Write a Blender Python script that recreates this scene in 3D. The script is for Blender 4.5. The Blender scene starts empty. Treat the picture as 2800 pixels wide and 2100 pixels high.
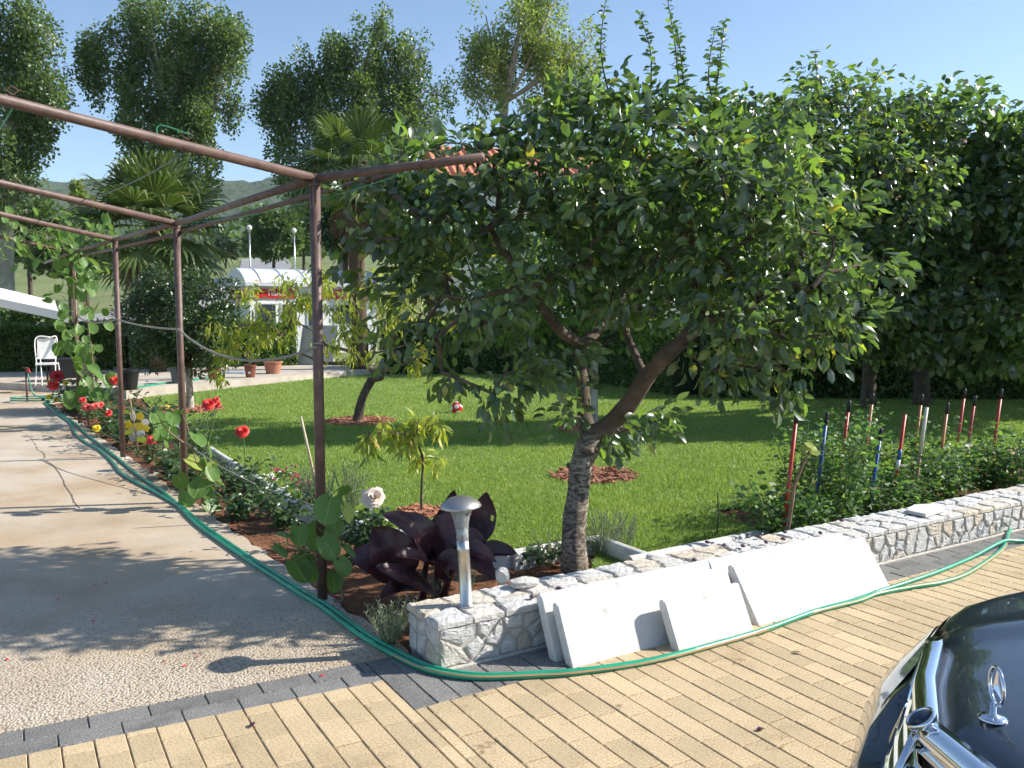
import bpy, bmesh, math, random
import numpy as np
from mathutils import Vector, Matrix, Quaternion, Euler

# ------------------------------------------------------------------ camera, sky, sun, exposure
F, PITCH, EYE = 2354.0, math.radians(4.7), 1.45
SUN_EL, SUN_AZ = math.radians(33.5), math.radians(8.9)      # azimuth from +X towards +Y
scene = bpy.context.scene
col = scene.collection
cam_d = bpy.data.cameras.new('camera'); cam = bpy.data.objects.new('camera', cam_d); col.objects.link(cam)
cam_d.sensor_width = 36.0; cam_d.lens = 36.0 * F / 2800.0; cam_d.clip_start = 0.05; cam_d.clip_end = 6000.0
cam.location = (0, 0, EYE); cam.rotation_euler = (math.radians(90) - PITCH, 0, 0)
scene.camera = cam
world = bpy.data.worlds.new('World'); scene.world = world; world.use_nodes = True
wn = world.node_tree.nodes; wl = world.node_tree.links
sky = wn.new('ShaderNodeTexSky'); sky.sky_type = 'NISHITA'; sky.sun_disc = False
sky.sun_elevation = SUN_EL; sky.sun_rotation = math.radians(90) - SUN_AZ
sky.air_density = 1.0; sky.dust_density = 0.2; sky.ozone_density = 2.6
bg = wn.get('Background') or wn.new('ShaderNodeBackground'); bg.inputs[1].default_value = 0.115
wl.new(sky.outputs[0], bg.inputs[0])
sun_d = bpy.data.lights.new('sun', 'SUN'); sun_d.energy = 5.0; sun_d.angle = math.radians(0.53); sun_d.color = (1.0, 0.94, 0.84)
sun = bpy.data.objects.new('sun', sun_d); col.objects.link(sun)
sdir = Vector((math.cos(SUN_EL) * math.cos(SUN_AZ), math.cos(SUN_EL) * math.sin(SUN_AZ), math.sin(SUN_EL)))
sun.rotation_euler = sdir.to_track_quat('Z', 'Y').to_euler(); sun.location = sdir * 30
vs = scene.view_settings; vs.view_transform = 'Standard'; vs.look = 'None'; vs.gamma = 1.0; vs.exposure = 0.76
vs.use_curve_mapping = False
scene.cycles.max_bounces = 4; scene.cycles.diffuse_bounces = 3; scene.cycles.glossy_bounces = 3; scene.cycles.transmission_bounces = 4; scene.cycles.transparent_max_bounces = 6
scene.cycles.use_denoising = True; scene.cycles.use_adaptive_sampling = True; scene.cycles.adaptive_threshold = 0.03; scene.cycles.use_light_tree = False; scene.cycles.volume_bounces = 0

rng = np.random.default_rng(11); random.seed(5)
V = Vector; PI = math.pi; R = math.radians

# ------------------------------------------------------------------ measuring: photo pixel -> place on the ground
def _ray(x, y):
    dx = (x - 1400) / F; dv = -(y - 1050) / F; c, s = math.cos(PITCH), math.sin(PITCH)
    return V((dx, c + dv * s, -s + dv * c))
def G(x, y, z=0.0):
    r = _ray(x, y); return V((0, 0, EYE)) + r * ((z - EYE) / r.z)
def AT(x, y, Y):
    r = _ray(x, y); return V((0, 0, EYE)) + r * (Y / r.y)
K = 2800 / 2212.0
def D(x, y, z=0.0): return G(x * K, y * K, z)
def DY(x, y, Y): return AT(x * K, y * K, Y)

# ------------------------------------------------------------------ object helpers
def obj(name, me, m=None, parent=None):
    o = bpy.data.objects.new(name, me); col.objects.link(o)
    if m is not None and me is not None and not me.materials:
        me.materials.append(m)
    if parent is not None: o.parent = parent
    return o
def tag(o, label=None, cat=None, group=None, kind=None):
    if label: o['label'] = label
    if cat: o['category'] = cat
    if group: o['group'] = group
    if kind: o['kind'] = kind
    return o
def thing(name, label, cat, loc=(0, 0, 0), rz=0.0, group=None):
    o = bpy.data.objects.new(name, None); col.objects.link(o); o.empty_display_size = 0.1
    o.location = loc; o.rotation_euler = (0, 0, rz)
    return tag(o, label, cat, group)
def mesh_np(name, v, f4=None, f3=None, smooth=False):
    me = bpy.data.meshes.new(name); v = np.asarray(v, dtype=np.float32)
    me.vertices.add(len(v)); me.vertices.foreach_set('co', v.ravel())
    parts = []; starts = []; n = 0; tot = 0
    for f, k in ((f4, 4), (f3, 3)):
        if f is None or len(f) == 0: continue
        f = np.asarray(f, dtype=np.int32); parts.append(f.ravel()); starts.append(n + np.arange(len(f)) * k); n += f.size; tot += len(f)
    idx = np.concatenate(parts); st = np.concatenate(starts).astype(np.int32)
    me.loops.add(len(idx)); me.loops.foreach_set('vertex_index', idx)
    me.polygons.add(tot); me.polygons.foreach_set('loop_start', st)
    me.update(calc_edges=True); me.validate()
    if smooth: me.polygons.foreach_set('use_smooth', np.ones(len(me.polygons), dtype=bool))
    return me

class MB:
    def __init__(s): s.v = []; s.f = []
    def add(s, vs_, fs_):
        b = len(s.v); s.v.extend([tuple(p) for p in vs_]); s.f.extend([tuple(i + b for i in q) for q in fs_]); return s
    def box(s, c, d, rot=None, taper=1.0):
        hx, hy, hz = d[0] / 2, d[1] / 2, d[2] / 2; c = V(c)
        P = [V((x * hx * (taper if z > 0 else 1), y * hy * (taper if z > 0 else 1), z * hz)) for z in (-1, 1) for x, y in ((-1, -1), (1, -1), (1, 1), (-1, 1))]
        if rot is not None: P = [rot @ p for p in P]
        return s.add([c + p for p in P], [(3, 2, 1, 0), (4, 5, 6, 7), (0, 1, 5, 4), (1, 2, 6, 5), (2, 3, 7, 6), (3, 0, 4, 7)])
    def tube(s, pts, r, n=8, cap=True):
        pts = [V(p) for p in pts]; m = len(pts)
        rr = r if hasattr(r, '__len__') else [r] * m
        t0 = (pts[1] - pts[0]).normalized(); up = V((0, 0, 1)) if abs(t0.z) < .9 else V((1, 0, 0))
        nrm = t0.cross(up).normalized(); rings = []
        for i in range(m):
            t = (pts[min(i + 1, m - 1)] - pts[max(i - 1, 0)])
            t = t.normalized() if t.length > 1e-9 else t0
            nrm = (nrm - t * nrm.dot(t))
            nrm = nrm.normalized() if nrm.length > 1e-6 else t.orthogonal().normalized()
            b = t.cross(nrm)
            rings += [pts[i] + (nrm * math.cos(2 * PI * k / n) + b * math.sin(2 * PI * k / n)) * rr[i] for k in range(n)]
        fs = [(i * n + k, i * n + (k + 1) % n, (i + 1) * n + (k + 1) % n, (i + 1) * n + k) for i in range(m - 1) for k in range(n)]
        if cap: fs += [tuple(range(n - 1, -1, -1)), tuple((m - 1) * n + k for k in range(n))]
        return s.add(rings, fs)
    def lathe(s, prof, n=24, c=(0, 0, 0), rot=None, cap0=True, cap1=True):
        c = V(c); P = []
        for r, z in prof:
            for k in range(n):
                p = V((r * math.cos(2 * PI * k / n), r * math.sin(2 * PI * k / n), z))
                P.append(c + (rot @ p if rot is not None else p))
        m = len(prof)
        fs = [(i * n + k, i * n + (k + 1) % n, (i + 1) * n + (k + 1) % n, (i + 1) * n + k) for i in range(m - 1) for k in range(n)]
        if cap0: fs.append(tuple(range(n - 1, -1, -1)))
        if cap1: fs.append(tuple((m - 1) * n + k for k in range(n)))
        return s.add(P, fs)
    def prism(s, poly, z0, z1):
        n = len(poly)
        return s.add([(p[0], p[1], z0) for p in poly] + [(p[0], p[1], z1) for p in poly],
                     [tuple(range(n - 1, -1, -1)), tuple(range(n, 2 * n))] + [(i, (i + 1) % n, n + (i + 1) % n, n + i) for i in range(n)])
    def loft(s, rings, close=True, cap=True):
        n = len(rings[0]); m = len(rings); P = [p for r_ in rings for p in r_]
        fs = [(i * n + k, i * n + (k + 1) % n, (i + 1) * n + (k + 1) % n, (i + 1) * n + k) for i in range(m - 1) for k in range(n if close else n - 1)]
        if cap: fs += [tuple(range(n - 1, -1, -1)), tuple((m - 1) * n + k for k in range(n))]
        return s.add(P, fs)
    def mesh(s, name, smooth=False):
        me = bpy.data.meshes.new(name); me.from_pydata(s.v, [], s.f); me.update()
        if smooth: me.polygons.foreach_set('use_smooth', np.ones(len(me.polygons), dtype=bool))
        return me
    def build(s, name, m, parent=None, smooth=False): return obj(name, s.mesh(name, smooth), m, parent)

def ellipsoid(mb, c, r, n=8, m=6):
    prof = [(math.sin(PI * i / m), -math.cos(PI * i / m)) for i in range(1, m)]
    P = [V((c[0], c[1], c[2] - r[2]))] + [V((c[0] + r[0] * a * math.cos(2 * PI * k / n), c[1] + r[1] * a * math.sin(2 * PI * k / n), c[2] + r[2] * z)) for a, z in prof for k in range(n)] + [V((c[0], c[1], c[2] + r[2]))]
    L = len(P) - 1; fs = [(0, 1 + (k + 1) % n, 1 + k) for k in range(n)]
    for i in range(m - 2): fs += [(1 + i * n + k, 1 + i * n + (k + 1) % n, 1 + (i + 1) * n + (k + 1) % n, 1 + (i + 1) * n + k) for k in range(n)]
    b = 1 + (m - 2) * n; fs += [(b + k, b + (k + 1) % n, L) for k in range(n)]
    mb.add(P, fs)
def spline(pts, n=6):
    pts = [V(p) for p in pts]; out = []
    for i in range(len(pts) - 1):
        p0 = pts[max(i - 1, 0)]; p1 = pts[i]; p2 = pts[i + 1]; p3 = pts[min(i + 2, len(pts) - 1)]
        for k in range(n):
            t = k / n
            out.append(0.5 * ((2 * p1) + (p2 - p0) * t + (2 * p0 - 5 * p1 + 4 * p2 - p3) * t * t + (3 * p1 - p0 - 3 * p2 + p3) * t ** 3))
    out.append(pts[-1]); return out

# ------------------------------------------------------------------ materials
def new_mat(name):
    m = bpy.data.materials.new(name); m.use_nodes = True; nt = m.node_tree
    return m, nt.nodes, nt.links, nt.nodes['Principled BSDF']
def ramp_node(N, stops):
    r = N.new('ShaderNodeValToRGB'); e = r.color_ramp.elements
    while len(e) > 1: e.remove(e[-1])
    e[0].position = stops[0][0]; e[0].color = (*stops[0][1], 1)
    for p, c in stops[1:]:
        q = e.new(p); q.color = (*c, 1)
    return r
def noise(N, L, scale, detail=4, rough=.55, coord=None):
    n = N.new('ShaderNodeTexNoise'); n.inputs['Scale'].default_value = scale; n.inputs['Detail'].default_value = detail; n.inputs['Roughness'].default_value = rough
    if coord is not None: L.new(coord, n.inputs['Vector'])
    return n
def mat(name, c, rough=.6, metal=0.0, c2=None, scale=8.0, bump=0.0, bscale=40.0, spec=.5, coat=0.0, stops=None, detail=5, rnd=0.0, bdist=.01):
    m, N, L, b = new_mat(name)
    b.inputs['Roughness'].default_value = rough; b.inputs['Metallic'].default_value = metal
    b.inputs['Specular IOR Level'].default_value = spec; b.inputs['Coat Weight'].default_value = coat
    b.inputs['Base Color'].default_value = (*c, 1)
    tc = N.new('ShaderNodeTexCoord'); out = None
    if c2 is not None or stops:
        n = noise(N, L, scale, detail, coord=tc.outputs['Object'])
        r = ramp_node(N, stops or [(.32, c), (.68, c2)]); L.new(n.outputs['Fac'], r.inputs[0]); out = r.outputs[0]
    if rnd:
        oi = N.new('ShaderNodeObjectInfo'); mr = N.new('ShaderNodeMapRange'); mr.inputs[3].default_value = 1 - rnd; mr.inputs[4].default_value = 1 + rnd
        L.new(oi.outputs['Random'], mr.inputs[0])
        mx = N.new('ShaderNodeMix'); mx.data_type = 'RGBA'; mx.blend_type = 'MULTIPLY'; mx.inputs[0].default_value = 1
        if out is None:
            mx.inputs[6].default_value = (*c, 1)
        else: L.new(out, mx.inputs[6])
        cb = N.new('ShaderNodeCombineColor')
        for i in range(3): L.new(mr.outputs[0], cb.inputs[i])
        L.new(cb.outputs[0], mx.inputs[7]); out = mx.outputs[2]
    if out is not None: L.new(out, b.inputs['Base Color'])
    if bump:
        bn = noise(N, L, bscale, 6, .6, tc.outputs['Object']); bp = N.new('ShaderNodeBump'); bp.inputs['Strength'].default_value = bump; bp.inputs['Distance'].default_value = bdist
        L.new(bn.outputs['Fac'], bp.inputs['Height']); L.new(bp.outputs[0], b.inputs['Normal'])
    return m
def leafmat(name, stops, rough=.38, trans=.3, tcol=None, spec=.5, coat=0.0):
    m, N, L, b = new_mat(name)
    geo = N.new('ShaderNodeNewGeometry'); r = ramp_node(N, stops); L.new(geo.outputs['Random Per Island'], r.inputs[0])
    L.new(r.outputs[0], b.inputs['Base Color']); b.inputs['Roughness'].default_value = rough; b.inputs['Specular IOR Level'].default_value = spec
    b.inputs['Coat Weight'].default_value = coat; b.inputs['Coat Roughness'].default_value = .2
    tr = N.new('ShaderNodeBsdfTranslucent'); mx = N.new('ShaderNodeMix'); mx.data_type = 'RGBA'; mx.blend_type = 'MULTIPLY'; mx.inputs[0].default_value = 1
    L.new(r.outputs[0], mx.inputs[6]); mx.inputs[7].default_value = (*(tcol or (2.2, 2.4, 1.0)), 1); mx.clamp_result = False
    L.new(mx.outputs[2], tr.inputs[0])
    sh = N.new('ShaderNodeMixShader'); sh.inputs[0].default_value = trans
    L.new(b.outputs[0], sh.inputs[1]); L.new(tr.outputs[0], sh.inputs[2])
    L.new(sh.outputs[0], N['Material Output'].inputs['Surface'])
    return m
M = {}
M['paver'] = mat('sand_paver_concrete', (.60, .44, .26), .9, stops=[(.30, (.25, .185, .105)), (.42, (.50, .385, .235)), (.62, (.61, .48, .305)), (.75, (.76, .65, .46))], scale=130, detail=3, bump=.5, bscale=220, rnd=.12, bdist=.004, spec=.3)
M['dark_paver'] = mat('grey_paver_concrete', (.12, .12, .125), .9, stops=[(.3, (.095, .093, .088)), (.5, (.19, .187, .178)), (.72, (.34, .335, .32))], scale=150, detail=3, bump=.6, bscale=220, rnd=.14, bdist=.004, spec=.3)
def weather(m, stops, scale):
    N, L = m.node_tree.nodes, m.node_tree.links; b = N['Principled BSDF']; src = next(l for l in L if l.to_socket == b.inputs['Base Color']).from_socket
    g_ = N.new('ShaderNodeNewGeometry'); n = noise(N, L, scale, 6, .62, g_.outputs['Position']); r = ramp_node(N, stops); L.new(n.outputs['Fac'], r.inputs[0])
    mx = N.new('ShaderNodeMix'); mx.data_type = 'RGBA'; mx.blend_type = 'MULTIPLY'; mx.inputs[0].default_value = 1; L.new(src, mx.inputs[6]); L.new(r.outputs[0], mx.inputs[7]); L.new(mx.outputs[2], b.inputs['Base Color'])
weather(M['paver'], [(.28, (.62, .58, .53)), (.42, (.90, .89, .88)), (.6, (1.04, 1.03, 1.02)), (.75, (.93, .95, .98))], 1.7)
weather(M['paver'], [(.30, (.45, .40, .36)), (.36, (1, 1, 1)), (.70, (1, 1, 1)), (.74, (1.3, 1.3, 1.3))], 7.0)
weather(M['dark_paver'], [(.3, (.7, .7, .7)), (.5, (1, 1, 1)), (.68, (1.1, 1.08, 1.05)), (.74, (1.9, 1.85, 1.75))], 6.0)
M['joint'] = mat('joint_sand', (.10, .085, .055), 1, c2=(.26, .22, .14), scale=9)
M['soil'] = mat('red_soil', (.13, .050, .021), 1, c2=(.25, .105, .045), scale=18, bump=1.0, bscale=45, bdist=.03)
M['mortar'] = mat('mortar', (.42, .39, .34), 1, c2=(.57, .53, .47), scale=25, bump=.5, bscale=120, bdist=.004)
M['steel_brown'] = mat('brown_painted_pipe', (.115, .068, .056), .52, stops=[(.30, (.075, .044, .034)), (.45, (.115, .068, .056)), (.62, (.145, .086, .070)), (.76, (.22, .135, .105))], scale=16, detail=9, bump=.3, bscale=70, bdist=.003)
M['white_conc'] = mat('white_concrete', (.60, .59, .56), .85, stops=[(.22, (.34, .33, .30)), (.30, (.55, .54, .52)), (.42, (.63, .62, .60)), (.7, (.66, .66, .65))], scale=9, detail=10, bump=.5, bscale=90, bdist=.004, spec=.25)
M['rough_conc'] = mat('raw_concrete_edge', (.45, .43, .38), .95, c2=(.60, .58, .53), scale=30, bump=.8, bscale=130, bdist=.005)
M['kerb'] = mat('kerb_concrete', (.52, .51, .48), .85, c2=(.68, .67, .63), scale=9, bump=.4, bscale=90, bdist=.004)
M['slab_conc'] = mat('terrace_concrete', (.42, .37, .31), .9, c2=(.56, .50, .43), scale=3, bump=.3, bscale=60, bdist=.006)
M['chrome'] = mat('chrome', (.8, .81, .83), .07, 1.0)
M['inox'] = mat('brushed_stainless', (.62, .61, .58), .34, 1.0, c2=(.52, .51, .48), scale=60, bump=.05, bscale=300, bdist=.001)
M['satin'] = mat('satin_grey_metal', (.42, .42, .41), .42, .85)
M['black'] = mat('black_plastic', (.014, .014, .016), .45)
M['white_plastic'] = mat('white_plastic', (.8, .8, .8), .4)
M['rubber'] = mat('rubber', (.02, .02, .02), .8, bump=.2, bscale=40)
M['bark_plum'] = None
M['bark'] = mat('grey_brown_bark', (.10, .075, .055), .95, c2=(.21, .17, .13), scale=14, bump=.9, bscale=30, bdist=.02)
M['bark_dark'] = mat('dark_bark', (.055, .042, .034), .95, c2=(.12, .095, .075), scale=16, bump=.9, bscale=40, bdist=.015)
M['bark_pale'] = mat('pale_poplar_bark', (.24, .215, .17), .95, c2=(.42, .39, .33), scale=3, bump=.8, bscale=8, bdist=.05)
M['whitewash'] = mat('whitewashed_bark', (.20, .18, .15), .9, c2=(.52, .50, .45), scale=14, bump=.6, bscale=40)
M['twig'] = mat('twig', (.12, .085, .06), .9, c2=(.2, .15, .11), scale=20)
M['stem_green'] = mat('green_stem', (.10, .17, .05), .6, c2=(.16, .2, .07), scale=12)
M['vine_stem'] = mat('vine_stem', (.18, .115, .07), .8, c2=(.26, .19, .11), scale=15)
M['plum_leaf'] = leafmat('plum_leaf', [(0, (.048, .076, .040)), (.45, (.074, .114, .054)), (.85, (.118, .172, .066)), (.975, (.16, .24, .055)), (.992, (.38, .32, .06))], .33, .38, tcol=(2.2, 2.6, .85), spec=1.0, coat=.35)
M['fig_leaf'] = leafmat('broad_leaf', [(0, (.048, .080, .038)), (.5, (.080, .125, .052)), (1, (.135, .195, .07))], .33, .38, tcol=(2.2, 2.6, .85), spec=1.0, coat=.35)
M['bright_leaf'] = leafmat('bright_fruit_leaf', [(0, (.055, .12, .028)), (.5, (.085, .17, .032)), (1, (.15, .24, .04))], .4, .35)
M['poplar_leaf'] = leafmat('poplar_leaf', [(0, (.064, .105, .038)), (.5, (.100, .152, .058)), (1, (.165, .22, .092))], .40, .33, spec=.55)
M['poplar_leaf_pale'] = leafmat('pale_poplar_leaf', [(0, (.12, .155, .05)), (.5, (.18, .225, .078)), (1, (.26, .30, .12))], .42, .4, spec=.45)
M['citrus_leaf'] = leafmat('dense_shrub_leaf', [(0, (.026, .058, .022)), (.6, (.045, .090, .032)), (1, (.10, .15, .065))], .3, .15, spec=.6)
M['peach_leaf'] = leafmat('yellow_green_peach_leaf', [(0, (.19, .25, .04)), (.5, (.30, .36, .06)), (.93, (.44, .46, .09)), (1, (.46, .28, .07))], .45, .4, tcol=(1.6, 1.6, .7))
M['hedge_leaf'] = leafmat('hedge_leaf', [(0, (.034, .075, .018)), (.6, (.070, .135, .030)), (1, (.14, .20, .045))], .42, .3)
M['bush_leaf'] = leafmat('far_tree_leaf', [(0, (.045, .085, .034)), (.5, (.078, .13, .046)), (1, (.13, .19, .07))], .5, .3)
M['dark_conifer'] = leafmat('dark_conifer_leaf', [(0, (.022, .05, .024)), (1, (.05, .085, .035))], .6, .1)
M['rose_leaf'] = leafmat('rose_leaf', [(0, (.030, .065, .025)), (.6, (.055, .105, .042)), (1, (.10, .16, .07))], .35, .2)
M['tomato_leaf'] = leafmat('tomato_leaf', [(0, (.050, .105, .036)), (.6, (.085, .165, .055)), (1, (.16, .25, .085))], .5, .35)
M['lavender_leaf'] = leafmat('grey_green_lavender', [(0, (.16, .20, .12)), (.6, (.25, .29, .18)), (1, (.38, .41, .28))], .7, .15, tcol=(1.3, 1.3, 1.0))
M['grass'] = leafmat('grass_blade', [(0, (.16, .245, .060)), (.5, (.235, .335, .085)), (1, (.35, .44, .14))], .55, .35, tcol=(1.6, 1.7, .8))
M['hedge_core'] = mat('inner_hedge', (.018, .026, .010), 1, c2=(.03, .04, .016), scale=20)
M['palm_leaf'] = leafmat('palm_frond', [(0, (.050, .085, .026)), (.6, (.085, .125, .038)), (1, (.17, .19, .07))], .35, .2)
M['palm_dead'] = mat('dry_palm_skirt', (.16, .105, .055), .95, c2=(.07, .05, .03), scale=12)
M['palm_fibre'] = mat('palm_fibre', (.055, .038, .024), 1, c2=(.13, .085, .05), scale=20, bump=1, bscale=30)
M['kiwi_new'] = None
def kiwi_mat(name, c, c2, ct):
    m, N, L, b = new_mat(name)
    oi = N.new('ShaderNodeObjectInfo'); r = ramp_node(N, [(0, c), (1, c2)]); L.new(oi.outputs['Random'], r.inputs[0])
    uv = N.new('ShaderNodeTexCoord'); sx = N.new('ShaderNodeSeparateXYZ'); L.new(uv.outputs['Object'], sx.inputs[0])
    ab = N.new('ShaderNodeMath'); ab.operation = 'ABSOLUTE'; L.new(sx.outputs[0], ab.inputs[0])
    mul = N.new('ShaderNodeMath'); mul.operation = 'MULTIPLY'; mul.inputs[1].default_value = .9; L.new(ab.outputs[0], mul.inputs[0])
    sub = N.new('ShaderNodeMath'); sub.operation = 'SUBTRACT'; L.new(sx.outputs[1], sub.inputs[0]); L.new(mul.outputs[0], sub.inputs[1])
    sn = N.new('ShaderNodeMath'); sn.operation = 'MULTIPLY'; sn.inputs[1].default_value = 44; L.new(sub.outputs[0], sn.inputs[0])
    si = N.new('ShaderNodeMath'); si.operation = 'SINE'; L.new(sn.outputs[0], si.inputs[0])
    pw = N.new('ShaderNodeMapRange'); pw.inputs[1].default_value = .86; pw.inputs[2].default_value = 1.0; L.new(si.outputs[0], pw.inputs[0])
    mid = N.new('ShaderNodeMapRange'); mid.inputs[1].default_value = .03; mid.inputs[2].default_value = .012; L.new(ab.outputs[0], mid.inputs[0])
    mx0 = N.new('ShaderNodeMath'); mx0.operation = 'MAXIMUM'; L.new(pw.outputs[0], mx0.inputs[0]); L.new(mid.outputs[0], mx0.inputs[1])
    mx = N.new('ShaderNodeMix'); mx.data_type = 'RGBA'; L.new(mx0.outputs[0], mx.inputs[0]); L.new(r.outputs[0], mx.inputs[6]); mx.inputs[7].default_value = (*[min(1, k * 1.7 + .02) for k in c2], 1)
    L.new(mx.outputs[2], b.inputs['Base Color']); b.inputs['Roughness'].default_value = .4
    bp = N.new('ShaderNodeBump'); bp.inputs['Strength'].default_value = .4; bp.inputs['Distance'].default_value = .05; bp.invert = True
    L.new(mx0.outputs[0], bp.inputs['Height']); L.new(bp.outputs[0], b.inputs['Normal'])
    tr = N.new('ShaderNodeBsdfTranslucent'); tr.inputs[0].default_value = (*ct, 1)
    sh = N.new('ShaderNodeMixShader'); sh.inputs[0].default_value = .35; L.new(b.outputs[0], sh.inputs[1]); L.new(tr.outputs[0], sh.inputs[2])
    L.new(sh.outputs[0], N['Material Output'].inputs['Surface'])
    return m
M['kiwi'] = kiwi_mat('kiwi_leaf', (.070, .155, .030), (.125, .235, .05), (.24, .40, .06))
M['kiwi_y'] = kiwi_mat('yellowing_kiwi_leaf', (.26, .34, .07), (.36, .42, .09), (.5, .55, .12))
M['canna'] = mat('dark_purple_canna', (.030, .013, .017), .42, c2=(.105, .034, .038), scale=6, bump=.6, bscale=18, spec=.5, detail=8)
M['canna_rib'] = mat('canna_midrib', (.12, .035, .035), .5)
M['red_petal'] = mat('red_petal', (.62, .022, .022), .55, c2=(.75, .05, .04), scale=30)
M['dkred_petal'] = mat('dark_red_petal', (.36, .012, .016), .55, c2=(.5, .02, .02), scale=30)
M['pink_petal'] = mat('coral_petal', (.75, .09, .08), .55, c2=(.82, .16, .13), scale=30)
M['pale_petal'] = mat('pale_pink_petal', (.80, .60, .50), .6, c2=(.86, .74, .64), scale=30)
M['yellow_petal'] = mat('yellow_petal', (.80, .58, .02), .55)
M['magenta_petal'] = mat('magenta_petal', (.45, .03, .12), .6)
M['white_petal'] = mat('white_petal', (.8, .78, .72), .6)
M['terracotta'] = mat('terracotta', (.33, .135, .085), .8, c2=(.42, .19, .12), scale=10)
M['brown_pot'] = mat('brown_plastic_pot', (.19, .06, .035), .5)
M['roof_tile'] = mat('orange_roof_tile', (.52, .20, .10), .85, c2=(.66, .30, .17), scale=6, rnd=.15)
M['plaster'] = mat('cream_plaster', (.72, .69, .62), .9, c2=(.78, .75, .68), scale=1.5)
M['pink_plaster'] = mat('pink_plaster', (.60, .32, .24), .9)
M['kiosk_white'] = mat('white_panel', (.78, .79, .80), .35)
M['kiosk_red'] = mat('red_sign', (.62, .02, .025), .4)
M['kiosk_roof'] = mat('grey_white_sheet_roof', (.62, .65, .70), .35, c2=(.72, .74, .78), scale=2)
M['glass_dark'] = mat('window_glass', (.05, .07, .08), .06, spec=.8)
M['wood'] = mat('worn_wood', (.33, .21, .11), .7, c2=(.46, .32, .18), scale=14)
M['wood_grey'] = mat('dry_bamboo', (.48, .40, .28), .7, c2=(.6, .52, .38), scale=20)
M['stake_red'] = mat('red_painted_pole', (.42, .035, .025), .4, c2=(.5, .05, .035), scale=20)
M['stake_orange'] = mat('orange_varnished_pole', (.48, .20, .07), .45, c2=(.4, .15, .05), scale=20)
M['stake_blue'] = mat('blue_painted_pole', (.03, .09, .30), .4)
M['stake_white'] = mat('white_painted_pole', (.66, .63, .52), .5)
M['barrow_green'] = mat('green_barrow_paint', (.012, .055, .045), .45)
M['cloth_white'] = mat('white_canvas', (.72, .71, .69), .9, bump=.1, bscale=30)
M['rope'] = mat('grey_rope', (.30, .28, .24), .95, bump=.5, bscale=200)
M['wire_green'] = mat('green_coated_wire', (.06, .28, .16), .5)
M['wire_grey'] = mat('grey_wire', (.16, .16, .15), .5, .6)
M['asphalt'] = mat('asphalt', (.26, .255, .25), .95, c2=(.34, .335, .33), scale=.8)
M['chip'] = mat('wood_chip', (.30, .11, .055), .95, c2=(.46, .23, .14), scale=40, rnd=.2)
M['plum'] = mat('green_plum', (.13, .25, .09), .4, c2=(.20, .32, .14), scale=20)
M['plum_dark'] = mat('purple_plum', (.075, .035, .07), .5, c2=(.16, .09, .12), scale=50)

# hose material: green with a soft weave; the stripe is geometry
def hose_mat(name, c, c2):
    m, N, L, b = new_mat(name); tc = N.new('ShaderNodeTexCoord')
    n = noise(N, L, 6, 3, coord=tc.outputs['Object']); r = ramp_node(N, [(.35, c), (.65, c2)]); L.new(n.outputs['Fac'], r.inputs[0]); L.new(r.outputs[0], b.inputs['Base Color'])
    b.inputs['Roughness'].default_value = .32
    bn = noise(N, L, 260, 2, coord=tc.outputs['Object']); bp = N.new('ShaderNodeBump'); bp.inputs['Strength'].default_value = .15; bp.inputs['Distance'].default_value = .003
    L.new(bn.outputs['Fac'], bp.inputs['Height']); L.new(bp.outputs[0], b.inputs['Normal']); return m
M['hose'] = hose_mat('green_hose', (.012, .26, .145), (.02, .34, .20))
M['hose_dusty'] = hose_mat('dusty_green_hose', (.05, .24, .15), (.12, .30, .21))
M['hose_stripe'] = mat('orange_hose_stripe', (.50, .24, .11), .5)

def birch_bark():
    m, N, L, b = new_mat('banded_whitewashed_bark'); tc = N.new('ShaderNodeTexCoord')
    mp = N.new('ShaderNodeMapping'); mp.inputs['Scale'].default_value = (13, 13, 34); L.new(tc.outputs['Object'], mp.inputs[0])
    n = noise(N, L, 1.0, 8, .72, mp.outputs[0]); n.inputs['Distortion'].default_value = 1.2; r = ramp_node(N, [(.38, (.05, .040, .031)), (.49, (.15, .12, .09)), (.56, (.32, .28, .22)), (.72, (.50, .46, .39))]); L.new(n.outputs['Fac'], r.inputs[0])
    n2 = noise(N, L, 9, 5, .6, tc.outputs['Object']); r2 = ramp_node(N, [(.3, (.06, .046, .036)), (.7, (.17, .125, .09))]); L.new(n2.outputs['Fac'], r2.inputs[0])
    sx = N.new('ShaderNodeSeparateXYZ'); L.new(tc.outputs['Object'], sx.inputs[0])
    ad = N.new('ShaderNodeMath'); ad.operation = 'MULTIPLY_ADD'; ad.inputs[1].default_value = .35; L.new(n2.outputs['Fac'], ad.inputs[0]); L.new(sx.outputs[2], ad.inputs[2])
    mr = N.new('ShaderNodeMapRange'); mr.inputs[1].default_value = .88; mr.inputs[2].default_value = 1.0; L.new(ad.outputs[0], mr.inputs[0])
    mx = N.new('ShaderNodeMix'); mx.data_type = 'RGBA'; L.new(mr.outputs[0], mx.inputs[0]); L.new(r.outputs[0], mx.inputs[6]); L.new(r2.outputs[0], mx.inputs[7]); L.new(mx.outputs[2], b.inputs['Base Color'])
    b.inputs['Roughness'].default_value = .9
    bp = N.new('ShaderNodeBump'); bp.inputs['Strength'].default_value = .8; bp.inputs['Distance'].default_value = .02; L.new(n.outputs['Fac'], bp.inputs['Height']); L.new(bp.outputs[0], b.inputs['Normal'])
    return m
M['bark_plum'] = birch_bark()

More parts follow.
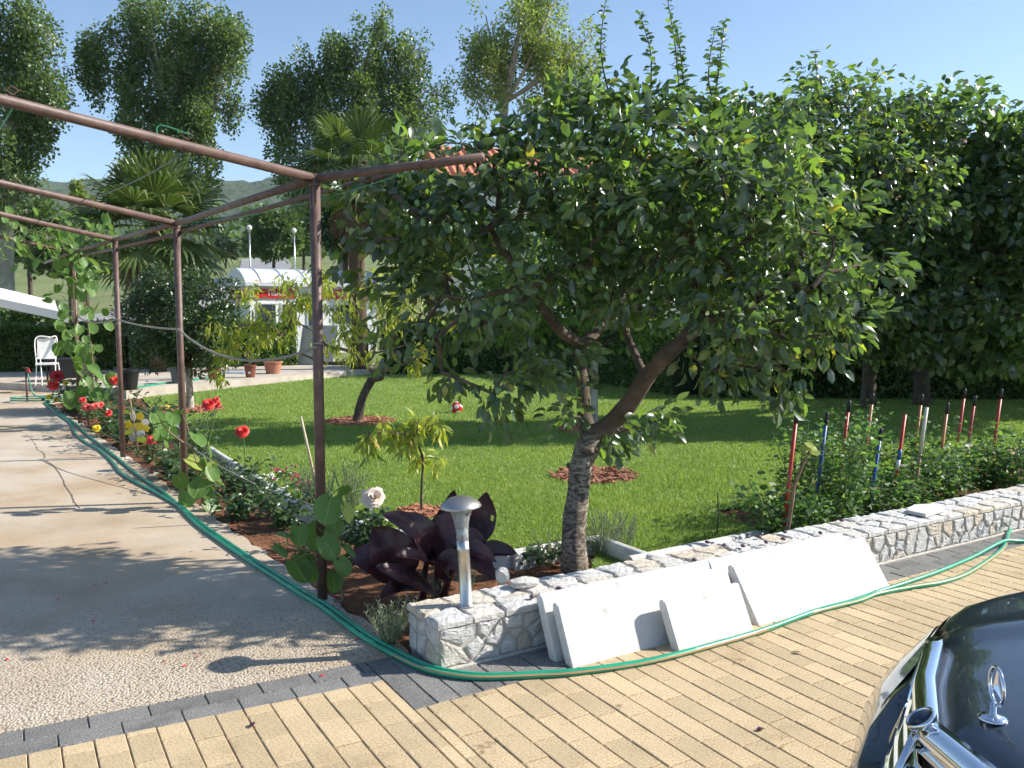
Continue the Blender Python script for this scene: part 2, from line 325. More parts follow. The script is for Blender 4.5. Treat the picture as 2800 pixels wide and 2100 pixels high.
def limestone():
    m, N, L, b = new_mat('white_limestone'); tc = N.new('ShaderNodeTexCoord'); oi = N.new('ShaderNodeObjectInfo')
    n = noise(N, L, 22, 7, .62, tc.outputs['Object']); r = ramp_node(N, [(.27, (.26, .255, .24)), (.37, (.58, .57, .55)), (.52, (.78, .77, .75)), (.8, (.86, .85, .83))]); L.new(n.outputs['Fac'], r.inputs[0])
    t = ramp_node(N, [(0, (1, .98, .95)), (.55, (.97, .98, 1.0)), (.8, (1.0, .93, .82)), (.93, (.98, .86, .70)), (1, (.86, .86, .86))]); L.new(oi.outputs['Random'], t.inputs[0])
    mx = N.new('ShaderNodeMix'); mx.data_type = 'RGBA'; mx.blend_type = 'MULTIPLY'; mx.inputs[0].default_value = 1; L.new(r.outputs[0], mx.inputs[6]); L.new(t.outputs[0], mx.inputs[7]); L.new(mx.outputs[2], b.inputs['Base Color'])
    b.inputs['Roughness'].default_value = .85; b.inputs['Specular IOR Level'].default_value = .3
    mp = N.new('ShaderNodeMapping'); mp.inputs['Scale'].default_value = (1, 1, 1.7); L.new(tc.outputs['Object'], mp.inputs[0])
    n2 = noise(N, L, 48, 8, .7, mp.outputs[0]); bp = N.new('ShaderNodeBump'); bp.inputs['Strength'].default_value = 1.0; bp.inputs['Distance'].default_value = .022
    L.new(n2.outputs['Fac'], bp.inputs['Height']); L.new(bp.outputs[0], b.inputs['Normal']); return m
M['stone'] = limestone()

def path_mat():
    m, N, L, b = new_mat('worn_path_concrete'); tc = N.new('ShaderNodeTexCoord'); o = tc.outputs['Object']
    n1 = noise(N, L, 1.3, 5, .6, o); r1 = ramp_node(N, [(.33, (.43, .355, .265)), (.5, (.52, .45, .36)), (.68, (.575, .515, .43))]); L.new(n1.outputs['Fac'], r1.inputs[0])
    n2 = noise(N, L, 70, 4, .6, o); r2 = ramp_node(N, [(.3, (.72, .70, .68)), (.5, (1, 1, 1))]); L.new(n2.outputs['Fac'], r2.inputs[0])
    vo = N.new('ShaderNodeTexVoronoi'); vo.inputs['Scale'].default_value = 95; L.new(o, vo.inputs['Vector'])
    rv = ramp_node(N, [(0, (1.10, 1.08, 1.05)), (.55, (1, .99, .97)), (.8, (.62, .58, .52))]); L.new(vo.outputs['Distance'], rv.inputs[0])
    # exposed aggregate towards the paved end of the path
    sx = N.new('ShaderNodeSeparateXYZ'); L.new(o, sx.inputs[0])
    cm = N.new('ShaderNodeMath'); cm.operation = 'MULTIPLY_ADD'; cm.inputs[1].default_value = 2.6; L.new(n1.outputs['Fac'], cm.inputs[0])
    ng = N.new('ShaderNodeMath'); ng.operation = 'MULTIPLY_ADD'; ng.inputs[1].default_value = .55; L.new(sx.outputs[0], ng.inputs[0])
    yy = N.new('ShaderNodeMath'); yy.operation = 'MULTIPLY'; yy.inputs[1].default_value = -1; L.new(sx.outputs[1], yy.inputs[0]); L.new(yy.outputs[0], ng.inputs[2]); L.new(ng.outputs[0], cm.inputs[2])
    mk = N.new('ShaderNodeMapRange'); mk.inputs[1].default_value = -4.6; mk.inputs[2].default_value = -3.0; L.new(cm.outputs[0], mk.inputs[0])
    m1 = N.new('ShaderNodeMix'); m1.data_type = 'RGBA'; m1.blend_type = 'MULTIPLY'; m1.inputs[0].default_value = .8; L.new(r1.outputs[0], m1.inputs[6]); L.new(r2.outputs[0], m1.inputs[7])
    m2 = N.new('ShaderNodeMix'); m2.data_type = 'RGBA'; m2.blend_type = 'MULTIPLY'; L.new(mk.outputs[0], m2.inputs[0]); L.new(m1.outputs[2], m2.inputs[6]); L.new(rv.outputs[0], m2.inputs[7])
    n3 = noise(N, L, .5, 4, .6, o); r3 = ramp_node(N, [(.42, (1, 1, 1)), (.62, (.86, .72, .56))]); L.new(n3.outputs['Fac'], r3.inputs[0])
    m3 = N.new('ShaderNodeMix'); m3.data_type = 'RGBA'; m3.blend_type = 'MULTIPLY'; m3.inputs[0].default_value = .8; L.new(m2.outputs[2], m3.inputs[6]); L.new(r3.outputs[0], m3.inputs[7]); L.new(m3.outputs[2], b.inputs['Base Color'])
    b.inputs['Roughness'].default_value = .9; b.inputs['Specular IOR Level'].default_value = .3
    iv = N.new('ShaderNodeMath'); iv.operation = 'MULTIPLY'; iv.inputs[1].default_value = -1; L.new(vo.outputs['Distance'], iv.inputs[0])
    hm = N.new('ShaderNodeMath'); hm.operation = 'MULTIPLY'; L.new(iv.outputs[0], hm.inputs[0]); L.new(mk.outputs[0], hm.inputs[1])
    hs = N.new('ShaderNodeMath'); hs.operation = 'MULTIPLY_ADD'; hs.inputs[1].default_value = .35; L.new(n2.outputs['Fac'], hs.inputs[0]); L.new(hm.outputs[0], hs.inputs[2])
    bp = N.new('ShaderNodeBump'); bp.inputs['Strength'].default_value = .75; bp.inputs['Distance'].default_value = .008; L.new(hs.outputs[0], bp.inputs['Height']); L.new(bp.outputs[0], b.inputs['Normal'])
    return m
M['path'] = path_mat()
M['lawn'] = mat('lawn_turf', (.15, .22, .05), .95, c2=(.22, .29, .08), scale=4, bump=.6, bscale=60, bdist=.02)
_m = M['grass']; _N, _L = _m.node_tree.nodes, _m.node_tree.links
_tc = _N.new('ShaderNodeTexCoord'); _n = noise(_N, _L, .9, 5, .6, _tc.outputs['Object']); _r = ramp_node(_N, [(.30, (.74, .80, .70)), (.5, (1, 1, 1)), (.70, (1.28, 1.12, .95))]); _L.new(_n.outputs['Fac'], _r.inputs[0])
_old = next(l for l in _L if l.to_socket == _N['Principled BSDF'].inputs['Base Color']).from_socket
_mx = _N.new('ShaderNodeMix'); _mx.data_type = 'RGBA'; _mx.blend_type = 'MULTIPLY'; _mx.inputs[0].default_value = 1; _L.new(_old, _mx.inputs[6]); _L.new(_r.outputs[0], _mx.inputs[7])
_L.new(_mx.outputs[2], _N['Principled BSDF'].inputs['Base Color'])
M['field'] = mat('meadow', (.10, .16, .04), .95, c2=(.22, .23, .09), scale=.12, bump=.5, bscale=2, bdist=.2)

# ------------------------------------------------------------------ setting: terrain, road, hill
def smooth01(t): t = np.clip(t, 0, 1); return t * t * (3 - 2 * t)
def terrain_z(x, y):
    x = np.asarray(x, float); y = np.asarray(y, float)
    base = np.interp(y, [-400, 20.5, 24, 45, 65, 105, 300, 3000], [-.08, -.08, .25, 1.15, 4.6, 8.6, 14, 14])
    side = 1.0 - .55 * smooth01((-x - 14) / 25.0) * (y > 22)
    return np.where((y > 20.5) & (y < 1e9), base * (1 - (1 - side) * (1 - smooth01((y - 60) / 60))), base)
xs = np.concatenate([np.linspace(-1500, -120, 10), np.linspace(-100, 100, 61), np.linspace(120, 1500, 10)])
ys = np.concatenate([np.linspace(-400, -20, 5), np.linspace(-10, 120, 66), np.linspace(140, 800, 10)])
X, Y = np.meshgrid(xs, ys); Z = terrain_z(X, Y); nx, ny = len(xs), len(ys)
ii = (np.arange(ny - 1)[:, None] * nx + np.arange(nx - 1)[None, :]).ravel()
f4 = np.stack([ii, ii + 1, ii + nx + 1, ii + nx], 1)
tag(obj('ground', mesh_np('ground', np.stack([X, Y, Z], -1).reshape(-1, 3), f4, smooth=True), M['field']), kind='structure')

def ribbon(name, pts, w, m, lift):
    pts = spline([V((p[0], p[1], 0)) for p in pts], 10); P = []; n = len(pts)
    for i, p in enumerate(pts):
        t = (pts[min(i + 1, n - 1)] - pts[max(i - 1, 0)]).normalized(); s = V((-t.y, t.x, 0))
        for k in (-1, -.33, .33, 1):
            q = p + s * (w / 2 * k); P.append((q.x, q.y, float(terrain_z(q.x, q.y)) + lift))
    fs = [(i * 4 + k, i * 4 + k + 1, i * 4 + k + 5, i * 4 + k + 4) for i in range(n - 1) for k in range(3)]
    return obj(name, MB().add(P, fs).mesh(name, True), m)
tag(ribbon('road', [(-60, 38), (-30, 40), (-21, 46), (-19.5, 56), (-20, 66), (-24, 84), (-30, 105)], 5.2, M['asphalt'], .05), kind='structure')

# wooded hill far behind: a real ridge with a rough canopy surface
def fbm(x, y, s, seed):
    g = np.random.default_rng(seed); out = np.zeros_like(x)
    for k in range(5):
        a = g.uniform(0, 6.28, 6); fx = g.normal(0, 1, 6); fy = g.normal(0, 1, 6)
        for j in range(6): out += np.sin((x * fx[j] + y * fy[j]) * s * 2 ** k + a[j]) / (6 * 1.7 ** k)
    return out
hx = np.linspace(-1050, 900, 330); hy = np.linspace(0, 1, 60)
HX, HT = np.meshgrid(hx, hy)
ridge = 100 + 10 * np.sin(HX / 260 + 1.0) + 5 * np.sin(HX / 95) - 26 * smooth01((HX + 100) / 500)
HY = 330 + HT * 430 + 14 * np.sin(HX / 70)
HZ = 12 + ridge * smooth01(HT * 1.02) + 3.2 * fbm(HX, HY, .045, 3) + 1.4 * rng.normal(0, 1, HX.shape)
ii = (np.arange(59)[:, None] * 330 + np.arange(329)[None, :]).ravel()
M['hill'] = mat('hill_forest', (.028, .062, .030), 1, c2=(.065, .11, .045), scale=.03, detail=8, bump=1.0, bscale=.12, bdist=4.0)
tag(obj('hill', mesh_np('hill', np.stack([HX, HY, HZ], -1).reshape(-1, 3), np.stack([ii, ii + 1, ii + 331, ii + 330], 1)), M['hill']), kind='structure')

# ------------------------------------------------------------------ setting: path, paving, bed, lawn, terrace
UX, VX = V((.8616, .5075, 0)), V((-.5075, .8616, 0))
def uv(u, v, z=0.0): p = UX * u + VX * v; p.z = z; return p
def vL1(u): return 3.116 - .045 * (u - 1.19)
def vL2(u): return 2.813 + .031 * (u - 1.24)
WA, WN, W0 = V((.850, .527, 0)), V((.527, -.850, 0)), V((-.296, 3.389, 0))
def wall(a, p, z=0.0): q = W0 + WA * a + WN * p; q.z = z; return q
PE0, PED = V((-.475, 3.634, 0)), V((-.5635, .8261, 0))            # edge between path and flower bed
PEN = V((.8261, .5635, 0))
def pedge(t, off=0.0, z=0.0): q = PE0 + PED * t + PEN * off; q.z = z; return q

def sheet(name, poly, z, m, kind='structure'):
    o = obj(name, MB().add([(p[0], p[1], z) for p in poly], [tuple(range(len(poly)))]).mesh(name), m); return tag(o, kind=kind)
edge_pts = []
for k in range(0, 125):                                                # a slightly ragged concrete edge
    t = -.06 + k * .1; edge_pts.append(pedge(t, .012 * math.sin(k * 1.7) + random.uniform(-.008, .008)))
pp = [uv(-9, vL1(-9) + .2), uv(.9, vL1(.9) + .2), uv(1.33, vL1(1.33) + .2)] + edge_pts + [V((-7.3, 14.9, 0)), V((-3, 21, 0)), V((-16, 23, 0)), V((-16, 2, 0))]
bm = bmesh.new(); bm.faces.new([bm.verts.new((p.x, p.y, 0)) for p in pp]); bmesh.ops.triangulate(bm, faces=bm.faces[:])
r_ = bmesh.ops.extrude_face_region(bm, geom=bm.faces[:]); bmesh.ops.translate(bm, verts=[e for e in r_['geom'] if isinstance(e, bmesh.types.BMVert)], vec=(0, 0, -.1))
bmesh.ops.recalc_face_normals(bm, faces=bm.faces[:])
me = bpy.data.meshes.new('concrete_path'); bm.to_mesh(me); bm.free()
path = tag(obj('concrete_path', me, M['path']), kind='structure')
# shrinkage crack and a construction joint in the path
def crack(pix, w):
    P = spline([G(x, y, .002) for x, y in pix], 8); mb = MB(); vsx = []
    for i, p in enumerate(P):
        ww = w * (.5 + .5 * random.random()); q = p + V((random.uniform(-.004, .004), 0, .0015)); vsx += [q - V((ww, 0, 0)), q + V((ww, 0, 0))]
    mb.add(vsx, [(2 * i, 2 * i + 1, 2 * i + 3, 2 * i + 2) for i in range(len(P) - 1)]); mb.build('crack', M['joint'], path)
crack([(100, 1229), (118, 1238), (122, 1252), (108, 1258)], .006)
crack([(126, 1260), (148, 1275), (170, 1305), (180, 1330), (195, 1352), (205, 1376), (220, 1390)], .006)
crack([(45, 1175), (75, 1190), (95, 1212), (103, 1230)], .003)

# soil of the beds
bed = [pedge(-.2, .01), pedge(12.4, .01), V((-6.2, 14.9, 0)), V((-4.5, 11.2, 0)), V((-2.75, 8.2, 0)), V((-1.47, 6.02, 0)), V((.0, 4.90, 0)), V((.52, 5.18, 0)), wall(1.3, -.7), wall(2.2, -.75), wall(2.4, -1.5), wall(9.5, -1.6), wall(9.5, -.1), wall(.05, -.1)]
bm = bmesh.new(); bm.faces.new([bm.verts.new((p[0], p[1], -.012)) for p in bed]); bmesh.ops.triangulate(bm, faces=bm.faces[:])
bmesh.ops.subdivide_edges(bm, edges=bm.edges[:], cuts=12, use_grid_fill=True)
for v in bm.verts:
    if not v.is_boundary: v.co.z += .008 * math.sin(v.co.x * 23 + 3 * math.sin(v.co.y * 9)) * math.sin(v.co.y * 19) + random.uniform(-.006, .004)
me = bpy.data.meshes.new('garden_soil'); bm.to_mesh(me); bm.free()
tag(obj('garden_soil', me, M['soil']), kind='structure')

lawn_poly = [(-.02, 4.86), (-.85, 5.42), (-1.50, 6.05), (-2.80, 8.22), (-4.55, 11.2), (-6.35, 14.7), (-3.6, 20.4), (14, 20.4), (14, 13.4)] + [tuple(wall(a, p)[:2]) for a, p in ((9.4, -1.55), (3.0, -1.45), (2.75, -.72), (1.25, -.64))] + [(.52, 5.15)]
sheet('lawn', lawn_poly, .006, M['lawn'])
def inpoly(px, py, poly):
    ins = np.zeros(len(px), bool); n = len(poly)
    for i in range(n):
        x1, y1 = poly[i][0], poly[i][1]; x2, y2 = poly[(i + 1) % n][0], poly[(i + 1) % n][1]
        c = ((y1 > py) != (y2 > py)) & (px < (x2 - x1) * (py - y1) / (y2 - y1 + 1e-12) + x1); ins ^= c
    return ins
MULCH = [(.74, 7.55, .40), (-2.03, 11.4, .48), (-4.85, 12.75, .55), (-.65, 6.12, .20), (1.05, 10.6, .5)]
N_ = 760000
dep = 4.7 * (20.3 / 4.7) ** (rng.random(N_) ** 1.15); ang = rng.uniform(-.46, .66, N_); gx = dep * ang; gy = dep
ok = inpoly(gx, gy, lawn_poly)
for mx_, my_, mr_ in MULCH: ok &= ((gx - mx_) ** 2 + (gy - my_) ** 2) > (mr_ * (.82 + .14 * np.sin(7 * np.arctan2(gy - my_, gx - mx_)))) ** 2
gx, gy = gx[ok], gy[ok]; n = len(gx)
h = rng.uniform(.013, .032, n) * (1 + .25 * np.sin(gx * 3.1) * np.sin(gy * 2.3)); w = .0022 * (1 + gy / 6.0); a = rng.uniform(0, 2 * PI, n); le = rng.normal(0, .014, (n, 2))
b0 = np.stack([gx - w * np.cos(a), gy - w * np.sin(a), np.full(n, .004)], 1); b1 = np.stack([gx + w * np.cos(a), gy + w * np.sin(a), np.full(n, .004)], 1)
tp = np.stack([gx + le[:, 0], gy + le[:, 1], .006 + h], 1)
vv = np.stack([b0, b1, tp], 1).reshape(-1, 3); f3 = np.arange(3 * n).reshape(-1, 3)
tag(obj('lawn_grass', mesh_np('lawn_grass', vv, None, f3), M['grass']), 'short mown green grass covering the lawn', 'grass', kind='stuff')

# raised terrace slab at the back
tp_ = [V((-6.75, 15.0, 0)), V((-3.35, 20.3, 0)), V((-3.35, 23.5, 0)), V((-15, 23.5, 0)), V((-15, 18.6, 0)), V((-8.6, 15.9, 0))]
mb = MB(); mb.prism(tp_, -.1, .13); o = mb.build('terrace', M['slab_conc']); tag(o, kind='structure')

# paving: every paver a piece, joints open between them
sheet('paving_bed', [uv(-9, 3.5), uv(1.2, 3.30), uv(1.45, 3.26), wall(0.0, .005), wall(9.5, .005), (9.5, 2.0, 0), (4, -2, 0), (-9, -2, 0)], -.016, M['joint'])
def paver_mesh(name, quad, j=.0018, top=0.0, be=.003):
    c = sum((V(p) for p in quad), V((0, 0, 0))) / 4; q = []
    for p in quad:
        d = V(p) - c; q.append(d)
    def inset(dd, k):
        out = []
        for i in range(4):
            e1 = (dd[(i + 1) % 4] - dd[i]).normalized(); e0 = (dd[i - 1] - dd[i]).normalized(); out.append(dd[i] + (e1 + e0) * k)
        return out
    A = inset(q, j); B = inset(q, j + be)
    vs_ = [(p.x, p.y, -.03) for p in A] + [(p.x, p.y, -be) for p in A] + [(p.x, p.y, 0) for p in B]
    fs = [(0, 1, 5, 4), (1, 2, 6, 5), (2, 3, 7, 6), (3, 0, 4, 7), (4, 5, 9, 8), (5, 6, 10, 9), (6, 7, 11, 10), (7, 4, 8, 11), (8, 9, 10, 11)]
    return c, vs_, fs
paving = thing('paving', 'sand coloured paver driveway edged with dark grey pavers', 'paving', (0, 0, 0)); del paving['category']; del paving['label']; tag(paving, kind='structure')
sand, dark = [], []
CW = .0985
for i in range(-36, 75):
    u0 = 1.19 + CW * i; u1 = u0 + CW
    if i == 0: top0 = vL1(u0); 
    if u1 <= 1.245: f0, f1 = vL1(u0), vL1(u1)
    else: f0, f1 = vL2(u0), vL2(u1)
    sk = (f1 - f0)
    cells = [(u0, u1, f0, f1)]
    if i == 0: cells = [(u0, 1.24, vL1(u0), vL1(1.24), 1), (1.24, u1, vL2(1.24), vL2(u1), 0)]
    for ce in cells:
        a0, a1, g0, g1 = ce[:4]
        off = (.0, .067, .134, .033, .1, .167)[i % 6]
        v_hi = 0.0; v_lo = off if off > .03 else .2
        first = True
        while g0 - v_hi > -1.5:
            L_ = off if (first and off > .03) else .2
            first = False
            qd = [uv(a0, g0 - v_hi - L_), uv(a1, g1 - v_hi - L_), uv(a1, g1 - v_hi), uv(a0, g0 - v_hi)]
            sand.append(qd); v_hi += L_
# dark border: two courses along the end of the path
for r_i in range(2):
    u = -3.7 + (.1 if r_i else 0)
    while u < 1.24 - 1e-6:
        u2 = min(u + .2, 1.24); a0, a1 = vL1(u) + .1 * r_i, vL1(u2) + .1 * r_i
        dark.append([uv(u, a0), uv(u2, a1), uv(u2, a1 + .1), uv(u, a0 + .1)]); u = u2
# dark pavers round the wall's corner, laid along the joints of the sand field
u = 1.24
while u < 1.83:
    u2 = u + .0985; v0 = vL2(u)
    hi = (vL1(u) + .2) if u < 1.46 else 99
    stop = min(hi, 3.116 + .02 + .031 * (u - 1.24) if u >= 1.46 else hi)
    vv0 = v0; L_ = .1 if int(round((u - 1.24) / .0985)) % 2 else .2
    while vv0 < stop - .02:
        e = min(vv0 + L_, stop); sl = .031 * (u2 - u)
        dark.append([uv(u, vv0), uv(u2, vv0 + sl), uv(u2, e + sl), uv(u, e)]); vv0 = e; L_ = .2
    u = u2
# dark border along the wall
base_p = wall(0, .0); 
for r_i in range(3):
    a = u_start = 1.83
    u = 1.83 + (.1 if r_i % 2 else 0) - (.1 if r_i % 2 else 0)
    if r_i % 2: 
        v0 = vL2(u) + .1 * r_i; dark.append([uv(u, v0), uv(u + .1, v0 + .0031), uv(u + .1, v0 + .1031), uv(u, v0 + .1)]); u += .1
    while u < 8.6:
        v0 = vL2(u) + .1 * r_i; hh = .1 if r_i < 2 else .055; s2 = .031 * .2
        dark.append([uv(u, v0), uv(u + .2, v0 + s2), uv(u + .2, v0 + s2 + hh), uv(u, v0 + hh)]); u += .2
def seen_px(c):
    p = V(c) - V((0, 0, EYE)); zf = p.y * math.cos(PITCH) - p.z * math.sin(PITCH); up = p.y * math.sin(PITCH) + p.z * math.cos(PITCH)
    if zf < .1: return None
    return 1400 + F * p.x / zf, 1050 - F * up / zf
cars_hide = lambda x, y: x > 2300 and y > 1640 and (x - 2300) > (2100 - y) * .55
def lay(quads, name, m, limit, far_name):
    cand = []
    for q in quads:
        c = sum((V(p) for p in q), V((0, 0, 0))) / 4; s = seen_px(c)
        vis = s is not None and -40 < s[0] < 2840 and s[1] < 2140
        if s is None or c.y < 2.3 or c.x > 9.3 or c.y > 9.5 or not (-700 < s[0] < 3700): continue
        cand.append((0 if vis and not cars_hide(*s) else 1, c.length, q))
    cand.sort(key=lambda t: t[:2]); far = MB(); cache = {}
    for k, (nv, d_, q) in enumerate(cand):
        c, vs_, fs = paver_mesh(name, q); tz = random.uniform(-.0018, .0012)
        if k < limit and nv == 0:
            key = tuple(round(t, 3) for p in vs_ for t in p[:2])
            me = cache.get(key)
            if me is None:
                me = bpy.data.meshes.new(name); me.from_pydata(vs_, [], fs); me.materials.append(m); cache[key] = me
            o = obj(name, me, None, paving); o.location = (c.x, c.y, tz); o.rotation_euler = (random.uniform(-.006, .006), random.uniform(-.006, .006), 0)
        else: far.add([(p[0] + c.x, p[1] + c.y, p[2] + tz) for p in vs_], fs)
    if far.v: tag(far.build(far_name, m, paving), kind='stuff')
lay(sand, 'paver', M['paver'], 300, 'paver_field'); lay(dark, 'border_paver', M['dark_paver'], 150, 'border_paver_field')

# ------------------------------------------------------------------ stone wall: cut stones set in mortar
def clip(poly, a, b, c):                                              # keep a*x+b*y<=c
    out = []; n = len(poly)
    for i in range(n):
        p, q = poly[i], poly[(i + 1) % n]; dp = a * p[0] + b * p[1] - c; dq = a * q[0] + b * q[1] - c
        if dp <= 0: out.append(p)
        if dp * dq < 0: t = dp / (dp - dq); out.append((p[0] + (q[0] - p[0]) * t, p[1] + (q[1] - p[1]) * t))
    return out
def voronoi(seeds, x0, x1, y0, y1, reach):
    cells = []
    for i, s in enumerate(seeds):
        poly = [(x0, y0), (x1, y0), (x1, y1), (x0, y1)]
        for j, t in enumerate(seeds):
            if i == j or abs(s[0] - t[0]) > reach: continue
            a, b = t[0] - s[0], t[1] - s[1]; c = (t[0] ** 2 + t[1] ** 2 - s[0] ** 2 - s[1] ** 2) / 2
            poly = clip(poly, a, b, c)
            if len(poly) < 3: break
        if len(poly) >= 3: cells.append(poly)
    return cells
def stone_mesh(name, poly, joint, hgt, rough=.0045):
    cx = sum(p[0] for p in poly) / len(poly); cy = sum(p[1] for p in poly) / len(poly)
    pts = []
    for i in range(len(poly)):
        p, q = poly[i], poly[(i + 1) % len(poly)]; L_ = math.hypot(q[0] - p[0], q[1] - p[1])
        k = max(1, int(L_ / .028))
        for s in range(k): pts.append((p[0] + (q[0] - p[0]) * s / k - cx, p[1] + (q[1] - p[1]) * s / k - cy))
    n = len(pts)
    def ring(inset, z, jit):
        o = []
        for x, y in pts:
            r = math.hypot(x, y) + 1e-6; k = max(.15, (r - inset) / r); o.append((x * k + random.uniform(-jit, jit), y * k + random.uniform(-jit, jit), z + random.uniform(-jit, jit) * .8))
        return o
    a = ring(joint, -.012, rough * .5); b = [(p[0], p[1], hgt * .55 + random.uniform(-.002, .002)) for p in a]; c = ring(joint + .006, hgt, rough); d = ring(joint + .016, hgt + random.uniform(-.001, .003), rough * .6)
    vs_ = a + b + c + d + [(0, 0, hgt + random.uniform(-.001, .003))]
    fs = []
    for l in range(3): fs += [(l * n + i, l * n + (i + 1) % n, (l + 1) * n + (i + 1) % n, (l + 1) * n + i) for i in range(n)]
    fs += [(3 * n + i, 3 * n + (i + 1) % n, 4 * n) for i in range(n)]
    return (cx, cy), vs_, fs
WL, WH, WT = 9.4, .172, .285
wallo = thing('stone_wall', 'low white limestone wall with flat capstones beside the lawn', 'wall', W0)
def wl(a, p, z): return WA * a + WN * p + V((0, 0, z))
mb = MB(); P = [wl(.005, -.004, -.05), wl(WL, -.004, -.05), wl(WL, -WT + .004, -.05), wl(.005, -WT + .004, -.05)]
mb.add(P + [p + V((0, 0, WH + .062)) for p in P], [(3, 2, 1, 0), (4, 5, 6, 7), (0, 1, 5, 4), (1, 2, 6, 5), (2, 3, 7, 6), (3, 0, 4, 7)]); mb.build('mortar_core', M['mortar'], wallo)
mb = MB(); P = [wl(-.01, .018, -.05), wl(WL, .018, -.05), wl(WL, 0, -.05), wl(-.01, 0, -.05)]
mb.add(P + [p + V((0, 0, .058 if i > 1 else .054)) for i, p in enumerate(P)], [(3, 2, 1, 0), (4, 5, 6, 7), (0, 1, 5, 4), (1, 2, 6, 5), (2, 3, 7, 6), (3, 0, 4, 7)]); mb.build('mortar_foot', M['mortar'], wallo)
def put_stones(name, cells, frame, joint, hgt, far_after):
    far = MB()
    for poly in cells:
        if len(poly) < 3: continue
        (cx, cy), vs_, fs = stone_mesh(name, poly, joint, hgt * random.uniform(.8, 1.25))
        vs2 = [frame(cx + p[0], cy + p[1], p[2]) for p in vs_]; c = frame(cx, cy, 0)
        if cx > far_after: far.add(vs2, fs); continue
        me = bpy.data.meshes.new(name); me.from_pydata([tuple(p - c) for p in vs2], [], fs); me.materials.append(M['stone'])
        o = obj(name, me, None, wallo); o.location = c
    if far.v: tag(far.build(name + '_run', M['stone'], wallo), kind='stuff')
seeds = []; a = .03
while a < WL:
    k = random.choice((1, 2, 2, 2, 3)); w_ = random.uniform(.075, .165)
    for j in range(k): seeds.append((a + w_ / 2 + random.uniform(-.025, .025) + (.03 if j else 0), (j + .5) * WH / k + random.uniform(-.016, .016)))
    if k == 2 and random.random() < .5: seeds.append((a + w_ * .95, WH * random.uniform(.3, .6)))
    a += w_
put_stones('face_stone', voronoi(seeds, 0, WL, .004, WH, .45), lambda x, y, h: wl(x, -.004 + h, y), .0085, .009, 5.6)
seeds = []; a = .0
while a < WL:
    w_ = random.uniform(.13, .19); k = random.choice((2, 2, 3))
    for j in range(k): seeds.append((a + w_ / 2 + random.uniform(-.035, .035), (j + .5) * WT / k + random.uniform(-.025, .025)))
    a += w_
put_stones('cap_stone', voronoi(seeds, -.012, WL, -.012, WT + .01, .5), lambda x, y, h: wl(x, -y, WH + .012 + h), .0075, .014, 5.6)
seeds = [(.06, .05), (.06, .14), (.16, .07), (.17, .15), (.25, .06), (.24, .14)]
put_stones('end_stone', voronoi([(s[0] + random.uniform(-.02, .02), s[1] + random.uniform(-.015, .015)) for s in seeds], .0, WT, .004, WH, .5), lambda x, y, h: wl(.005 - h, -x, y), .008, .010, 99)

# ------------------------------------------------------------------ foliage tools
T_OVAL = (np.array([(0, 0, 0), (.32, -.48, .07), (.32, 0, 0), (.32, .48, .07), (.70, -.40, .01), (.70, 0, -.06), (.70, .40, .01), (1, 0, -.15)]),
          [(1, 2, 5, 4), (2, 3, 6, 5)], [(0, 2, 1), (0, 3, 2), (4, 5, 7), (5, 6, 7)])
T_OVAL = (np.stack([T_OVAL[0], np.array([(0, 0, 0), (.30, -.44, .16), (.30, 0, 0), (.30, .44, .16), (.66, -.34, .04), (.68, 0, -.13), (.66, .34, .04), (.95, .03, -.34)]),
                  np.array([(0, 0, 0), (.34, -.50, .02), (.33, 0, .03), (.34, .42, -.05), (.72, -.42, .06), (.70, 0, .02), (.70, .33, -.09), (1, -.04, .03)]),
                  np.array([(0, 0, 0), (.28, -.40, .20), (.30, 0, .0), (.30, .50, .02), (.62, -.36, .10), (.66, .02, -.05), (.68, .42, -.12), (.92, .10, -.22)])]), T_OVAL[1], T_OVAL[2])
T_QUAD = (np.array([(0, 0, 0), (.45, -.5, .05), (1, 0, -.06), (.45, .5, .05)]), [], [(0, 2, 1), (0, 3, 2)])
T_NARROW = (np.array([(0, 0, 0), (.3, -.5, .02), (.3, .5, .02), (.65, -.45, -.10), (.65, .45, -.10), (1, 0, -.32)]), [(1, 2, 4, 3)], [(0, 2, 1), (3, 4, 5)])
def nrmz(a): return a / (np.linalg.norm(a, axis=-1, keepdims=True) + 1e-9)
def leaf_mesh(name, Pp, Dr, Nm, Ln, Wd, T, m, parent):
    t, q4, q3 = T; Pp = np.asarray(Pp); n = len(Pp)
    Dr = nrmz(Dr); S = nrmz(np.cross(Dr, Nm)); Nn = np.cross(S, Dr)
    Ln = np.broadcast_to(Ln, (n,)); Wd = np.broadcast_to(Wd, (n,)); k = len(t)
    if t.ndim == 3: k = t.shape[1]; tt = t[rng.integers(0, len(t), n)]
    else: tt = np.broadcast_to(t[None], (n, k, 3))
    v = Pp[:, None] + (Ln[:, None] * tt[..., 0])[..., None] * Dr[:, None] + (Wd[:, None] * tt[..., 1])[..., None] * S[:, None] + (Ln[:, None] * tt[..., 2])[..., None] * Nn[:, None]
    b = (np.arange(n) * k)[:, None, None]
    f4 = (b + np.array(q4, int)[None]).reshape(-1, 4) if len(q4) else None
    f3 = (b + np.array(q3, int)[None]).reshape(-1, 3) if len(q3) else None
    return obj(name, mesh_np(name, v.reshape(-1, 3), f4, f3), m, parent)
def rand_dir(n, g=rng): return nrmz(g.normal(0, 1, (n, 3)))
